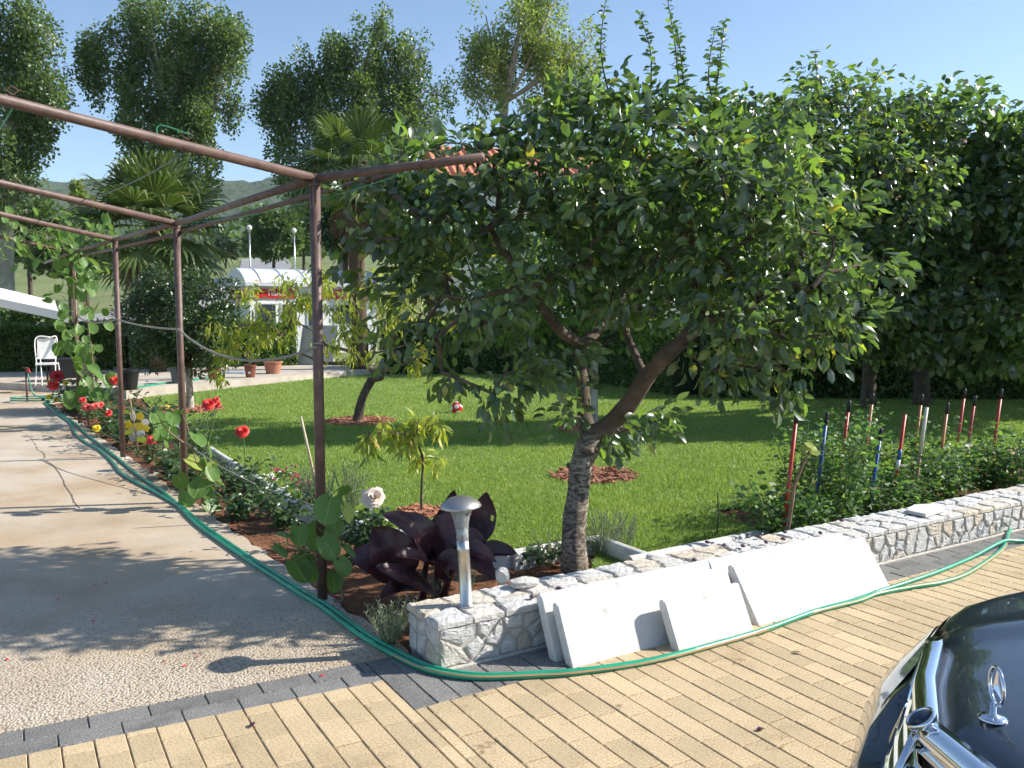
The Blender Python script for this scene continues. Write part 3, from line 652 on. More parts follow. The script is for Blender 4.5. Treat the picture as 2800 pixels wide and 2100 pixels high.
def blobs(ells, n, shell=.5, g=rng):
    """points spread through a union of ellipsoids (cx,cy,cz,rx,ry,rz[,weight]), thicker towards the skin"""
    w = np.array([e[3] * e[4] * e[5] * (e[6] if len(e) > 6 else 1) for e in ells]) ** .8; ids = g.choice(len(ells), n, p=w / w.sum()); E_ = np.array([e[:6] for e in ells])[ids]
    r = g.random(n) ** (1 / (3 + 4 * shell)); d = rand_dir(n, g)
    return E_[:, :3] + d * r[:, None] * E_[:, 3:6]
def connect(limbs, cl, jit=.08, upw=.35):
    nodes = []; par = []
    for L_ in limbs:
        pts = spline(L_, 4); nodes += [np.array(p) for p in pts]
    nodes = nodes[:]; A = np.array(nodes); d0 = np.array([np.min(np.linalg.norm(A - c, axis=1)) for c in cl]); order = np.argsort(d0)
    buf = np.zeros((len(A) + 2 * len(cl), 3)); buf[:len(A)] = A; n = len(A); parent = [-1] * n; segs = []
    for ci in order:
        c = cl[ci]; df = buf[:n] - c; d = np.linalg.norm(df, axis=1) * (1 + upw * np.clip(df[:, 2] / (np.linalg.norm(df, axis=1) + 1e-6), 0, 1))
        j = int(np.argmin(d)); a = buf[j]; mid = (a + c) / 2 + rng.normal(0, jit, 3) * np.linalg.norm(c - a) + np.array([0, 0, .06 * np.linalg.norm(c - a)])
        buf[n] = mid; parent.append(j); buf[n + 1] = c; parent.append(n); segs.append((j, n, n + 1, ci)); n += 2
    cnt = np.zeros(n); 
    for i in range(n - 1, -1, -1):
        cnt[i] += 1 if parent[i] >= 0 else 0
        if parent[i] >= 0: cnt[parent[i]] += cnt[i]
    outd = np.zeros((len(cl), 3))
    for j, m_, e, ci in segs: outd[ci] = nrmz(buf[e] - buf[j])
    return buf, segs, cnt, outd
def cluster_leaves(cl, outd, per, rad, ln, wr, droop=.3, up=.8, flat=.8, g=rng, jitn=.55):
    n = len(cl) * per; C = np.repeat(cl, per, 0); O = np.repeat(outd, per, 0)
    off = rand_dir(n, g) * (g.random(n) ** .45)[:, None] * rad; off[:, 2] *= flat; off += O * rad * .4 * g.random((n, 1))
    Pp = C + off; Dr = nrmz(off / rad + .5 * O + g.normal(0, .35, (n, 3)) + np.array([0, 0, -droop])); Nm = nrmz(g.normal(0, jitn, (n, 3)) + np.array([0, 0, up]))
    L_ = g.uniform(*ln, n); return Pp, Dr, Nm, L_, L_ * g.uniform(wr[0], wr[1], n)
def tree(name, label, cat, base, limbs, radii, ells, ncl, per, rad, ln, wr, lm, bm_, T=T_OVAL, shell=.5, tw=.0032, droop=.3, group=None, sides=8, jit=.08, flat=.8, trunk_m=None, extra_cl=None, up=.8, jitn=.55, minz=None):
    t = thing(name, label, cat, base, 0, group); B = np.array(base)
    for i, L_ in enumerate(limbs):
        sp = spline(L_, 6); rr = np.interp(np.linspace(0, 1, len(sp)), np.linspace(0, 1, len(radii[i])), radii[i]) * (1 + .03 * np.array([math.sin(k * .9 + i) for k in range(len(sp))]))
        MB().tube([p - V(base) for p in sp], list(rr), sides).build('trunk' if i == 0 else 'limb', (trunk_m or bm_) if i == 0 else bm_, t, True)
    cl = blobs(ells, ncl, shell)
    if extra_cl is not None: cl = np.concatenate([cl, np.asarray(extra_cl)])
    if minz is not None: cl = cl[cl[:, 2] > minz]
    buf, segs, cnt, outd = connect(limbs, cl, jit)
    mb = MB()
    for j, m_, e, ci in segs:
        r1 = tw * min(cnt[m_], 60) ** .5; r2 = tw * min(cnt[e], 60) ** .5
        mb.tube([buf[j] - B, buf[m_] - B, buf[e] - B], [r1 * 1.15, r1, r2], 5 if tw < .01 else 4, False)
    tag(mb.build('branches', bm_, t, True), kind='stuff')
    Pp, Dr, Nm, L_, W_ = cluster_leaves(cl, outd, per, rad, ln, wr, droop, up, flat, jitn=jitn)
    tag(leaf_mesh('crown', Pp - B, Dr, Nm, L_, W_, T, lm, t), kind='stuff')
    return t, cl, outd

# ------------------------------------------------------------------ the plum tree in front
def zz(zx, zy, Y): return AT(1000 + zx * .482, 700 + zy * .482, Y)
pb = V((.352, 4.72, 0))
trunk = [pb, zz(1180, 1560, 4.74), zz(1205, 1350, 4.78), zz(1225, 1180, 4.85), zz(1275, 1040, 4.93)]
fork = trunk[-1]
limbL = [fork, zz(1240, 900, 5.02), zz(1235, 760, 5.05), zz(1215, 600, 5.1), zz(1240, 500, 5.12)]
limbLa = [limbL[-1], zz(1120, 440, 5.0), zz(1000, 290, 4.85), zz(900, 170, 4.75), zz(830, 40, 4.7), zz(700, -150, 4.65)]
limbLb = [limbLa[3], zz(760, 205, 4.6), zz(620, 240, 4.5), zz(530, 350, 4.45), zz(400, 470, 4.4)]
limbLc = [limbL[-1], zz(1320, 420, 5.2), zz(1420, 320, 5.3), zz(1480, 120, 5.35), zz(1430, -150, 5.3), zz(1380, -420, 5.2)]
limbR = [fork, zz(1390, 950, 4.95), zz(1500, 830, 4.88), zz(1590, 690, 4.8), zz(1700, 570, 4.7), zz(1840, 440, 4.62), zz(1900, 370, 4.6)]
limbRa = [limbR[-1], zz(1890, 230, 4.62), zz(1840, 80, 4.65), zz(1860, -150, 4.7), zz(1900, -400, 4.75)]
limbRb = [limbR[3], zz(1530, 560, 4.95), zz(1480, 380, 5.1), zz(1600, 120, 5.2), zz(1700, -100, 5.2)]
limbRc = [limbR[-1], zz(2060, 330, 4.5), zz(2230, 250, 4.4), zz(2400, 130, 4.35)]
limbs = [trunk, limbL, limbLa, limbLb, limbLc, limbR, limbRa, limbRb, limbRc]
radii = [[.080, .067, .063, .066, .074], [.056, .046, .042, .038, .034], [.034, .03, .022, .014], [.018, .014, .008], [.032, .025, .018, .01], [.064, .056, .050, .044, .036], [.028, .02, .012], [.026, .02, .012], [.026, .018, .01]]
PDEP = [.78]
def pe(x, y, Y, rx, rz, ry, w=1.0):                                     # ellipsoid from its centre in the photo and its size in photo pixels
    c = DY(x, y, Y); s = Y / (F * .79); return (c.x, c.y, c.z, rx * s, ry * PDEP[0], rz * s, w)
ells = [pe(1000, 410, 4.9, 210, 140, .75), pe(900, 520, 4.8, 170, 150, .6), pe(1300, 340, 5.0, 260, 130, .9), pe(1500, 330, 4.9, 230, 110, .8), pe(1180, 470, 5.0, 230, 150, .9),
        pe(1450, 480, 4.75, 240, 150, .8), pe(1640, 480, 4.6, 200, 170, .7), pe(1750, 600, 4.5, 160, 130, .5), pe(1350, 610, 4.7, 190, 75, .5, .8), pe(1010, 660, 4.6, 210, 90, .5, .9), pe(1600, 680, 4.4, 150, 80, .35, .8), pe(850, 400, 4.9, 90, 80, .4, .8),
        pe(1160, 780, 4.5, 90, 55, .22, .6), pe(960, 760, 4.7, 140, 70, .35, .8), pe(1340, 250, 5.0, 150, 60, .5, .8), pe(1700, 320, 4.9, 130, 80, .6, .8)]
extra = []
for x, y, Y in ((1080, 880, 4.3), (1065, 850, 4.3), (1095, 840, 4.32), (1165, 810, 4.35), (1130, 800, 4.35), (1690, 855, 4.3), (1695, 820, 4.3), (1680, 790, 4.3), (1690, 730, 4.35), (1580, 820, 4.4), (1540, 800, 4.45), (1500, 770, 4.5), (1600, 790, 4.4), (1340, 935, 4.9), (1390, 925, 4.85), (1430, 905, 4.8), (1310, 960, 4.95), (1800, 720, 4.3), (1770, 760, 4.3), (1850, 680, 4.3), (1240, 850, 4.85), (1235, 900, 4.85)):
    extra.append(np.array(DY(x, y, Y)))
plum, pcl, pout = tree('plum_tree', 'large spreading plum tree with banded pale trunk rising behind the stone wall', 'tree', pb, limbs, radii, ells, 370, 28, .13, (.050, .098), (.44, .60), M['plum_leaf'], M['bark_plum'], shell=.3, tw=.0030, droop=.55, extra_cl=extra, minz=.55, up=.55, jitn=.65)
# upright water shoots standing out of the crown
mb = MB(); Ps, Ds, Ns, Ls = [], [], [], []
for x0, y0, x1, y1, Y in ((1330, 260, 1310, -10, 5.0), (1400, 250, 1382, 28, 5.05), (1470, 240, 1440, -15, 5.0), (1480, 230, 1462, 55, 4.9), (1540, 240, 1565, 45, 4.95), (1570, 300, 1545, 60, 4.9), (1780, 330, 1760, 110, 4.9), (1300, 300, 1260, 150, 5.0), (1850, 330, 1900, 150, 5.0), (1640, 330, 1690, 210, 5.0), (1700, 320, 1740, 180, 5.0)):
    a, b = np.array(DY(x0, y0, Y)), np.array(DY(x1, y1, Y + .05)); mid = (a + b) / 2 + rng.normal(0, .03, 3)
    sp = spline([V(a), V(mid), V(b)], 14); mb.tube([p - pb for p in sp], list(np.linspace(.006, .0018, len(sp))), 5, False)
    for i, p in enumerate(sp[2:]):
        for k in range(2):
            an = i * 2.4 + k * PI + rng.normal(0, .3); d = np.array([math.cos(an), math.sin(an), rng.uniform(-.1, .6)])
            Ps.append(np.array(p)); Ds.append(d); Ns.append(np.array([0, 0, 1]) + rng.normal(0, .45, 3)); Ls.append(rng.uniform(.045, .08) * (1 - .45 * i / len(sp)))
mb.build('water_shoots', M['bark_dark'], plum, True); Ls = np.array(Ls)
tag(leaf_mesh('shoot_leaves', np.array(Ps) - np.array(pb), np.array(Ds), np.array(Ns), Ls, Ls * .62, T_OVAL, M['plum_leaf'], plum), kind='stuff')
mb = MB(); sel = rng.choice(len(pcl), 150, replace=False)
for i in sel:
    for k in range(rng.integers(1, 4)):
        p = pcl[i] + rng.normal(0, .05, 3) - np.array(pb) - np.array([0, 0, .05]); ellipsoid(mb, p, (.015, .015, .021), 8, 6)
tag(mb.build('plums', M['plum'], plum, True), kind='stuff')
# pruning stub and knot on the trunk
mb = MB(); mb.tube([zz(1195, 1185, 4.98) - pb, zz(1145, 1190, 4.95) - pb], [.02, .016], 8); mb.build('pruned_stub', M['bark_dark'], plum, True)

# ------------------------------------------------------------------ fruit trees behind and at the right
def simple_tree(name, label, x, y, hgt, lean, ells, ncl, per, rad, ln, wr, lm, bm_, tr=.09, T=T_OVAL, tw=.004, group=None, trunk_m=None, fork_z=.9, nl=5, shell=.45, droop=.3, z0=0.0, cat='tree', spread=.55, **kw):
    b = V((x, y, z0)); fk = b + V((lean[0] * .4, lean[1] * .4, fork_z)); limbs = [[b, b + V((lean[0] * .15, lean[1] * .15, fork_z * .5)), fk]]; radii = [[tr, tr * .85, tr * .8]]
    E_ = [e for e in ells]; E_.sort(key=lambda e: -e[3] * e[4] * e[5])
    for i in range(min(nl, len(E_))):
        c = V(E_[i][:3]); limbs.append([fk, fk.lerp(c, spread) + V((0, 0, .1 * hgt)) + V(rng.normal(0, .05 * hgt, 3)), c + V((0, 0, .3 * E_[i][5]))]); radii.append([tr * .55, tr * .35, tr * .12])
    return tree(name, label, cat, b, limbs, radii, ells, ncl, per, rad, ln, wr, lm, bm_, T=T, tw=tw, group=group, trunk_m=trunk_m, shell=shell, droop=droop, **kw)
GB = 'fruit trees around the back of the lawn'
simple_tree('fig_tree', 'dense dark green fruit tree right of the plum tree', 5.45, 13.1, 3.2, (0, 0), [pe(1640, 330, 11.0, 130, 110, .9), pe(1800, 330, 11.2, 150, 130, 1.2), pe(1880, 440, 11, 180, 140, 1.3), pe(1720, 520, 11, 170, 130, 1.0), pe(1950, 300, 11.5, 110, 90, .9), pe(1772, 200, 11.4, 45, 80, .4), pe(1890, 205, 11.4, 50, 50, .4), pe(1860, 620, 11, 170, 90, 1.1), pe(1760, 690, 11.2, 150, 60, .8), pe(1930, 700, 11.5, 130, 70, .8)],
            360, 38, .25, (.08, .14), (.5, .7), M['plum_leaf'], M['bark_dark'], .13, group=GB, droop=.6, tw=.005, fork_z=1.0)
simple_tree('fig_tree', 'broad leaved tree crowding the right edge of the picture', 6.45, 13.5, 3.0, (0, 0), [pe(2080, 330, 11.6, 120, 110, 1.1), pe(2160, 470, 11.4, 150, 150, 1.3), pe(2030, 500, 11.6, 120, 160, 1.1), pe(2230, 380, 11.4, 150, 130, 1.3), pe(2100, 650, 11.4, 180, 100, 1.2), pe(2320, 560, 11.0, 160, 200, 1.3), pe(2040, 230, 11.8, 50, 45, .4), pe(2205, 275, 11.4, 40, 45, .4), pe(2120, 740, 11.6, 150, 60, .8), pe(2260, 720, 11.3, 120, 90, .8)],
            350, 36, .27, (.095, .16), (.6, .85), M['fig_leaf'], M['bark_dark'], .14, group=GB, droop=.6, tw=.005, fork_z=1.2)
simple_tree('fruit_tree', 'bright green fruit tree with whitewashed trunk behind the plum tree', 1.02, 10.6, 2.8, (0, 0), [pe(1230, 600, 10.4, 140, 100, .9), pe(1110, 650, 10.4, 110, 80, .8), pe(1370, 640, 10.4, 120, 90, .9), pe(1280, 480, 10.6, 130, 90, .9), pe(1480, 580, 10.5, 100, 90, .8)],
            230, 26, .22, (.08, .13), (.45, .6), M['bright_leaf'], M['bark_dark'], .048, group=GB, trunk_m=M['whitewash'], fork_z=1.0)

# a tree standing outside the picture to the right: its shade falls under the fruit trees
for i, (x, y) in ((1, (9.7, 13.4)),):
    simple_tree('fruit_tree', ['leafy tree just past the right edge of the picture, nearer the tomatoes', 'leafy tree just past the right edge of the picture, by the hedge'][i], x, y, 3, (0, 0), [(x, y, 2.1, 1.5, 1.4, 1.1), (x - .4, y + .4, 2.5, 1.1, 1, .8), (x + .6, y - .4, 2.2, 1, 1, .9), (x - .3, y, 1.4, 1.3, 1.2, .9)], 190, 22, .34, (.17, .25), (.65, .9), M['fig_leaf'], M['bark_dark'], .12, group=GB, tw=.006, T=T_QUAD)

# ------------------------------------------------------------------ poplars
def poplar(label, pix, Y, trunk_px, ncl, lm, z0, seed):
    g = np.random.default_rng(seed); ells = []
    for x, y, rx, ry in pix:
        dp = rx * Y / (F * .79)
        for k in range(5):
            ells.append(pe(x + g.uniform(-.75, .75) * rx, y + g.uniform(-.55, .5) * ry, Y + g.uniform(-.8, .8) * dp, rx * g.uniform(.22, .36), ry * g.uniform(.45, .8), dp * .32))
        for k in range(2): ells.append(pe(x + g.uniform(-.6, .6) * rx, y - g.uniform(.55, 1.0) * ry, Y + g.uniform(-.4, .4) * dp, rx * .13, ry * g.uniform(.3, .5), dp * .14, 1.6))
    b = DY(trunk_px[0][0], 700, Y); b.z = z0; tr = .34
    limbs = [[b] + [DY(x, y, Y) for x, y in trunk_px]]; radii = [[tr, tr * .8, tr * .5, tr * .2]]
    for x, y, rx, ry in pix:
        k = limbs[0]; c = DY(x, y, Y); lo = min(k[1:-1] or k, key=lambda q: abs((q.z + 1.5) - (c.z - ry * Y / 1860)))
        limbs.append([lo, lo.lerp(c, .5) + V((0, 0, .2)), c + V((0, 0, ry * Y / 1860 * .7))]); radii.append([tr * .35, tr * .22, .03])
    return tree('poplar_tree', label, 'tree', b, limbs, radii, ells, int(ncl * 1.4), 74, .46, (.10, .168), (.75, .95), lm, M['bark_pale'], T=T_QUAD, shell=.45, tw=.012, droop=.2, group='poplars beyond the garden', sides=8, flat=1.45, up=.35, jitn=.8, trunk_m=M['bark_pale'])
poplar('dark green poplar cut by the left edge of the picture', [(20, 120, 70, 110), (75, 160, 70, 100), (-60, 150, 90, 160), (40, 280, 90, 90), (100, 210, 45, 60), (20, 400, 80, 70), (-70, 380, 90, 120), (60, 340, 55, 50)], 37, [(15, 500), (20, 300), (25, 60)], 330, M['poplar_leaf'], .6, 1)
poplar('tall twin peaked poplar behind the left palm', [(310, 60, 60, 70), (370, 60, 40, 50), (250, 120, 70, 60), (240, 190, 65, 50), (320, 170, 80, 80), (450, 60, 55, 65), (490, 130, 45, 70), (420, 140, 60, 80), (450, 230, 70, 70), (330, 260, 80, 50), (400, 300, 90, 60), (490, 220, 40, 60), (440, 350, 50, 50), (320, 360, 60, 40), (390, 410, 70, 40)], 39, [(405, 470), (402, 330), (440, 60)], 480, M['poplar_leaf'], .9, 2)
poplar('broad poplar with a ragged rounded top behind the palm by the lawn', [(640, 190, 50, 70), (700, 150, 60, 60), (770, 150, 70, 75), (840, 130, 55, 80), (900, 160, 50, 70), (620, 270, 70, 70), (720, 260, 90, 80), (830, 250, 90, 80), (920, 250, 50, 70), (660, 340, 80, 60), (780, 330, 90, 60), (590, 220, 40, 60), (700, 410, 80, 50), (850, 330, 60, 50)], 41, [(745, 470), (750, 330), (800, 100)], 500, M['poplar_leaf'], 1.1, 3)
poplar('pale open crowned poplar behind the middle of the plum tree', [(1050, 80, 55, 60), (1130, 40, 70, 60), (1190, 70, 50, 80), (1030, 130, 55, 45), (1120, 140, 80, 60), (1200, 160, 60, 60), (1060, 200, 60, 40), (1180, 230, 60, 50), (1260, 130, 40, 50), (1000, 190, 35, 40), (1280, 200, 45, 60)], 43, [(1085, 420), (1092, 220), (1130, 30)], 215, M['poplar_leaf_pale'], 1.3, 4)

# ------------------------------------------------------------------ smaller trees
# dense round topped shrub tree on a whitewashed stem, left
simple_tree('shrub_tree', 'round dense grey green little tree on a pale stem by the terrace', -4.85, 12.9, 2.0, (0, 0), [pe(395, 690, 12.9, 115, 95, .8), pe(330, 700, 12.8, 70, 80, .5), pe(450, 640, 12.9, 60, 60, .5), pe(440, 740, 12.8, 75, 70, .5), pe(370, 620, 12.9, 70, 45, .5), pe(300, 640, 12.9, 40, 50, .4), pe(330, 770, 12.6, 40, 30, .3, .6)],
            330, 44, .13, (.045, .07), (.5, .65), M['citrus_leaf'], M['bark_dark'], .065, T=T_QUAD, trunk_m=M['whitewash'], fork_z=.62, shell=.5, tw=.003, group='small trees on the lawn')

def peach(name, label, base, limbs, radii, cls, per, rad, ln, group=None, sides=7):
    t = thing(name, label, 'tree', base, 0, group); B = np.array(base)
    for i, L_ in enumerate(limbs):
        sp = spline(L_, 6); rr = np.interp(np.linspace(0, 1, len(sp)), np.linspace(0, 1, len(radii[i])), radii[i])
        MB().tube([p - V(base) for p in sp], list(rr), sides).build('trunk' if i == 0 else 'limb', M['bark_dark'] if i == 0 else M['bark'], t, True)
    cl = np.array(cls); buf, segs, cnt, outd = connect(limbs, cl, .1)
    mb = MB()
    for j, m_, e, ci in segs:
        r1 = .0028 * min(cnt[m_], 40) ** .5; mb.tube([buf[j] - B, buf[m_] - B, buf[e] - B], [r1 * 1.1, r1, .003], 5, False)
    tag(mb.build('branches', M['bark'], t, True), kind='stuff')
    Pp, Dr, Nm, L_, W_ = cluster_leaves(cl, outd * .3, per, rad, ln, (.20, .27), 1.1, .5, 1.0)
    tag(leaf_mesh('crown', Pp - B, Dr, Nm, L_, W_, T_NARROW, M['peach_leaf'], t), kind='stuff')
    return t
PY = 11.4
pbase = V((-2.06, PY, 0)); pk = lambda x, y, dy=0: DY(x, y, PY + dy)
g3 = lambda zx, zy, dy=0: AT(850 + zx * .525, 650 + zy * .525, PY + dy)     # from a close look at the photo
cls = []
for x, y, rx, ry, n in ((700, 640, 30, 70, 16), (640, 640, 50, 40, 14), (590, 700, 50, 30, 10), (560, 640, 40, 30, 5), (490, 760, 30, 60, 14), (540, 720, 50, 35, 10), (790, 620, 40, 40, 10), (850, 640, 40, 40, 12), (770, 720, 40, 60, 14), (930, 620, 40, 45, 10), (900, 770, 18, 25, 6), (830, 690, 40, 30, 6), (700, 740, 20, 40, 6), (950, 680, 40, 30, 6)):
    for k in range(max(3, int(n * .8))): cls.append(np.array(pk(x + rng.uniform(-rx, rx), y + rng.uniform(-ry, ry), rng.uniform(-.45, .45))))
fk = g3(320, 735)
peach('peach_tree', 'low spreading peach tree with drooping yellow green leaves on the lawn', pbase,
      [[pbase, g3(262, 860), g3(290, 790), fk], [fk, g3(370, 722), g3(320, 690), g3(285, 665), g3(200, 655), g3(120, 655), g3(60, 648, -.2), g3(-60, 600, -.3)], [g3(285, 665), g3(220, 600), g3(160, 580), g3(80, 560), g3(40, 500), g3(-100, 430)], [g3(190, 570), g3(170, 500), g3(150, 440), g3(200, 400)], [g3(300, 680), g3(400, 690), g3(480, 660), g3(540, 630, -.1), g3(640, 560)], [g3(285, 660), g3(330, 600), g3(320, 520), g3(250, 400), g3(220, 330)], [g3(330, 600), g3(420, 580), g3(520, 540), g3(640, 400)]],
      [[.075, .06, .055, .06], [.052, .05, .042, .034, .028, .02, .012], [.03, .024, .016, .008], [.014, .01, .006], [.034, .026, .018, .008], [.024, .018, .012, .006], [.016, .01, .006]], cls, 22, .13, (.09, .14), 'small trees on the lawn')
sb = V((-.655, 6.12, 0)); sp_ = lambda x, y, dy=0: DY(x, y, 6.12 + dy); cls = []
for x, y, n in ((800, 945, 3), (830, 925, 3), (790, 965, 2), (870, 930, 3), (895, 910, 2), (935, 910, 3), (950, 925, 2), (900, 935, 2), (850, 945, 2), (905, 990, 2), (950, 990, 1), (880, 955, 2)):
    for k in range(n): cls.append(np.array(sp_(x + rng.uniform(-8, 8), y + rng.uniform(-8, 8), rng.uniform(-.1, .1))))
peach('peach_sapling', 'thin peach sapling with curling lime green leaves behind the bollard lamp', sb, [[sb, sp_(911, 1050), sp_(913, 990), sp_(900, 950), sp_(905, 905)], [sp_(905, 965), sp_(860, 935), sp_(800, 935)], [sp_(905, 955), sp_(930, 930), sp_(945, 905)]], [[.011, .009, .007, .005], [.006, .004, .003], [.006, .004, .003]], cls, 13, .055, (.075, .12), 'small trees on the lawn')

# tall bamboo cane stuck in the bed behind the near post
o = MB().tube([D(694, 1100), DY(672, 1000, 5.95), DY(650, 900, 5.9)], [.011, .010, .008], 7).build('bamboo_cane', M['wood_grey'], None, True)
tag(o, 'pale bamboo cane leaning behind the nearest pergola post', 'cane')

# ------------------------------------------------------------------ palms
def palm(label, x, y, top, rad, nf, trunk_r, skirt, seed, z0=0.1):
    g = np.random.default_rng(seed); t = thing('fan_palm', label, 'palm', (x, y, z0), 0, 'fan palms'); H = top - z0
    sp = [V((0, 0, H * k / 8)) + V((.03 * math.sin(k), .03 * math.cos(k * 1.7), 0)) for k in range(9)]
    MB().tube(sp, [trunk_r * (1.1 if k < 2 else .95 + .06 * (k % 2)) for k in range(9)], 12).build('trunk', M['palm_fibre'], t, True)
    top_ = V((0, 0, H))
    def frond(el, az, petl, fan, m, name, dead=False):
        d = V((math.cos(az) * math.cos(el), math.sin(az) * math.cos(el), math.sin(el))); hub = top_ + d * petl + V((0, 0, -.12 * petl * petl))
        mb = MB(); mb.tube([top_, top_ + d * petl * .5 + V((0, 0, .02)), hub], [.016, .012, .009], 5, False)
        fwd = (hub - (top_ + d * petl * .5)).normalized(); side = fwd.cross(V((0, 0, 1))).normalized(); nrm = side.cross(fwd).normalized(); ns = 24
        for k in range(ns):
            a_ = (k / (ns - 1) - .5) * R(235 if not dead else 120); dd = fwd * math.cos(a_) + side * math.sin(a_) + nrm * (.10 * math.cos(a_ * 2))
            Lk = fan * (1 - .22 * abs(a_) / 2.05) * g.uniform(.9, 1.05); w = fan * .042; sd = dd.cross(nrm).normalized()
            p1 = hub + dd * Lk * .55; p2 = hub + dd * Lk * .8 + V((0, 0, -.03 * Lk)); p3 = hub + dd * Lk + V((0, 0, -(.16 if g.random() < .7 else .34) * Lk))
            up_ = nrm * w * .5
            mb.add([hub, p1 - sd * w, p1 + up_, p1 + sd * w, p2 - sd * w * .7, p2 + sd * w * .7, p3], [(0, 1, 2), (0, 2, 3), (1, 4, 2), (2, 4, 5), (2, 5, 3), (4, 6, 5)])
        mb.build(name, m, t)
    for i in range(nf):
        el = R(78) - (i / nf) * R(118) + g.normal(0, .08); frond(el, i * 2.4 + g.normal(0, .2), rad * g.uniform(.42, .55), rad * g.uniform(.42, .52), M['palm_leaf'], 'frond')
    for i in range(skirt):
        frond(R(-62 - g.uniform(0, 22)), i * 2.4, rad * .35, rad * .42, M['palm_dead'], 'dry_frond', True)
p = DY(330, 480, 19.5); palm('fan palm with spreading fronds left of the kiosk', p.x, 19.5, p.z - .1, 2.15, 40, .17, 6, 4)
p = DY(770, 400, 20.5); palm('tall fan palm with a dark dry skirt behind the peach tree', p.x, 20.5, p.z + .25, 2.0, 28, .19, 18, 9)

# ------------------------------------------------------------------ hedges
def hedge(label, pts, wd, hg, dens, seed, z0=0.0, leaf=(.05, .085)):
    g = np.random.default_rng(seed); b = V(pts[0]); t = thing('hedge', label, 'hedge', (b.x, b.y, z0), 0, 'clipped hedges round the garden')
    Ps = []; Nn = []; mbc = MB()
    for i in range(len(pts) - 1):
        a, c = np.array([*pts[i][:2], 0.]), np.array([*pts[i + 1][:2], 0.]); d = c - a; Ln = np.linalg.norm(d); d /= Ln; s = np.array([-d[1], d[0], 0]); n = int(dens * Ln * (hg * 2 + wd))
        u = g.random(n) * Ln; per = hg * 2 + wd; q = g.random(n) * per
        off = np.where(q < hg, -wd / 2, np.where(q < hg + wd, q - hg - wd / 2, wd / 2)); z = np.where(q < hg, q, np.where(q < hg + wd, hg, per - q))
        nv = np.where((q < hg)[:, None], -s, np.where((q < hg + wd)[:, None], np.array([0, 0, 1.]), s))
        p_ = a + d * u[:, None] + s * off[:, None]; p_[:, 2] = z; p_ += nv * (g.normal(0, .035, n) + .05 * np.sin(u * 2.1 + z * 3))[:, None]
        Ps.append(p_); Nn.append(nv)
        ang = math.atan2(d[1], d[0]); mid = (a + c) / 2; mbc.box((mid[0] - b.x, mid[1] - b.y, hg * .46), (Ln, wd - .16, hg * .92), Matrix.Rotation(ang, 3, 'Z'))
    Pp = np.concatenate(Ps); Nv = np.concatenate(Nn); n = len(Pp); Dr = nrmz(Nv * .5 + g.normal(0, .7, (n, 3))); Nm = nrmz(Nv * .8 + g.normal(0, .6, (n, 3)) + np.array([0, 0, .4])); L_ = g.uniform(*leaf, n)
    mbc.build('solid_core', M['hedge_core'], t)  # solid dark box filling the hedge behind its leaf shell
    tag(leaf_mesh('foliage', Pp - np.array([b.x, b.y, 0]), Dr, Nm, L_, L_ * .62, T_QUAD, M['hedge_leaf'], t), kind='stuff')
hedge('clipped hedge at the far left behind the white chair', [(-14.5, 18.9, 0), (-9.2, 20.6, 0), (-5.7, 22.4, 0)], .9, 1.05, 1700, 1, .1)
hedge('dark hedge closing the back of the lawn behind the trees', [(-3.1, 21.2, 0), (1.2, 20.9, 0), (3.3, 15.2, 0), (6.2, 14.9, 0), (14, 14.4, 0)], 1.0, 1.25, 900, 2, 0, (.06, .10))

# ------------------------------------------------------------------ far trees and bushes
def far_tree(label, x, y, rx, ry, Y, lm, ncl, lumps=6, base_px=None, ln=.3, name='broadleaf_tree', seed=0, group='trees far beyond the garden'):
    g = np.random.default_rng(seed); c = DY(x, y, Y); s = Y / (F * .79); b = V((c.x, Y, float(terrain_z(c.x, Y)))); E_ = [(c.x, Y, c.z, rx * s * .75, rx * s * .7, ry * s * .75)]
    for k in range(lumps):
        a = k * 2.4; E_.append((c.x + rx * s * .5 * math.cos(a), Y + rx * s * .4 * math.sin(a), c.z + ry * s * g.uniform(-.5, .6), rx * s * .5, rx * s * .5, ry * s * .42))
    fz = max(.4, c.z - ry * s * .8 - b.z); lim = [[b, b + V((0, 0, fz * .5)), b + V((0, 0, fz))]]; fk = lim[0][-1]; rad = [[.14, .12, .1]]
    for e in E_[1:4]: lim.append([fk, fk.lerp(V(e[:3]), .6), V(e[:3])]); rad.append([.07, .05, .02])
    return tree(name, label, 'tree', b, lim, rad, E_, ncl, 34, rx * s * .26, (ln * .7, ln), (.6, .9), lm, M['bark_dark'], T=T_QUAD, tw=.01, group=group, sides=6)
far_tree('rounded bushy tree beside the globe street lamp', 590, 510, 62, 62, 62, M['bush_leaf'], 190, ln=.34, seed=1)
far_tree('smaller bushy tree just right of the globe street lamp', 655, 500, 45, 55, 66, M['bush_leaf'], 120, ln=.34, seed=2)
far_tree('small dark round tree standing at the end of the road', 487, 535, 22, 25, 95, M['dark_conifer'], 60, ln=.42, seed=3)
far_tree('pale leafy bush at the foot of the hill left of the road', 445, 560, 30, 20, 80, M['bush_leaf'], 60, ln=.4, seed=4)
far_tree('low green tree below the left edge poplar', 60, 500, 90, 70, 46, M['bush_leaf'], 230, ln=.3, seed=5)
far_tree('pointed light green young tree between the left poplars', 180, 450, 26, 52, 52, M['poplar_leaf_pale'], 80, ln=.3, seed=6)
far_tree('low spreading green tree behind the kiwi vine', 150, 560, 80, 40, 42, M['bush_leaf'], 160, ln=.3, seed=7)
far_tree('dark tree standing behind the tall skirted palm', 745, 500, 70, 70, 30, M['citrus_leaf'], 190, ln=.2, seed=8)
far_tree('bushy tree filling the gap behind the plum crown', 930, 520, 110, 90, 27, M['bush_leaf'], 260, ln=.18, seed=9)
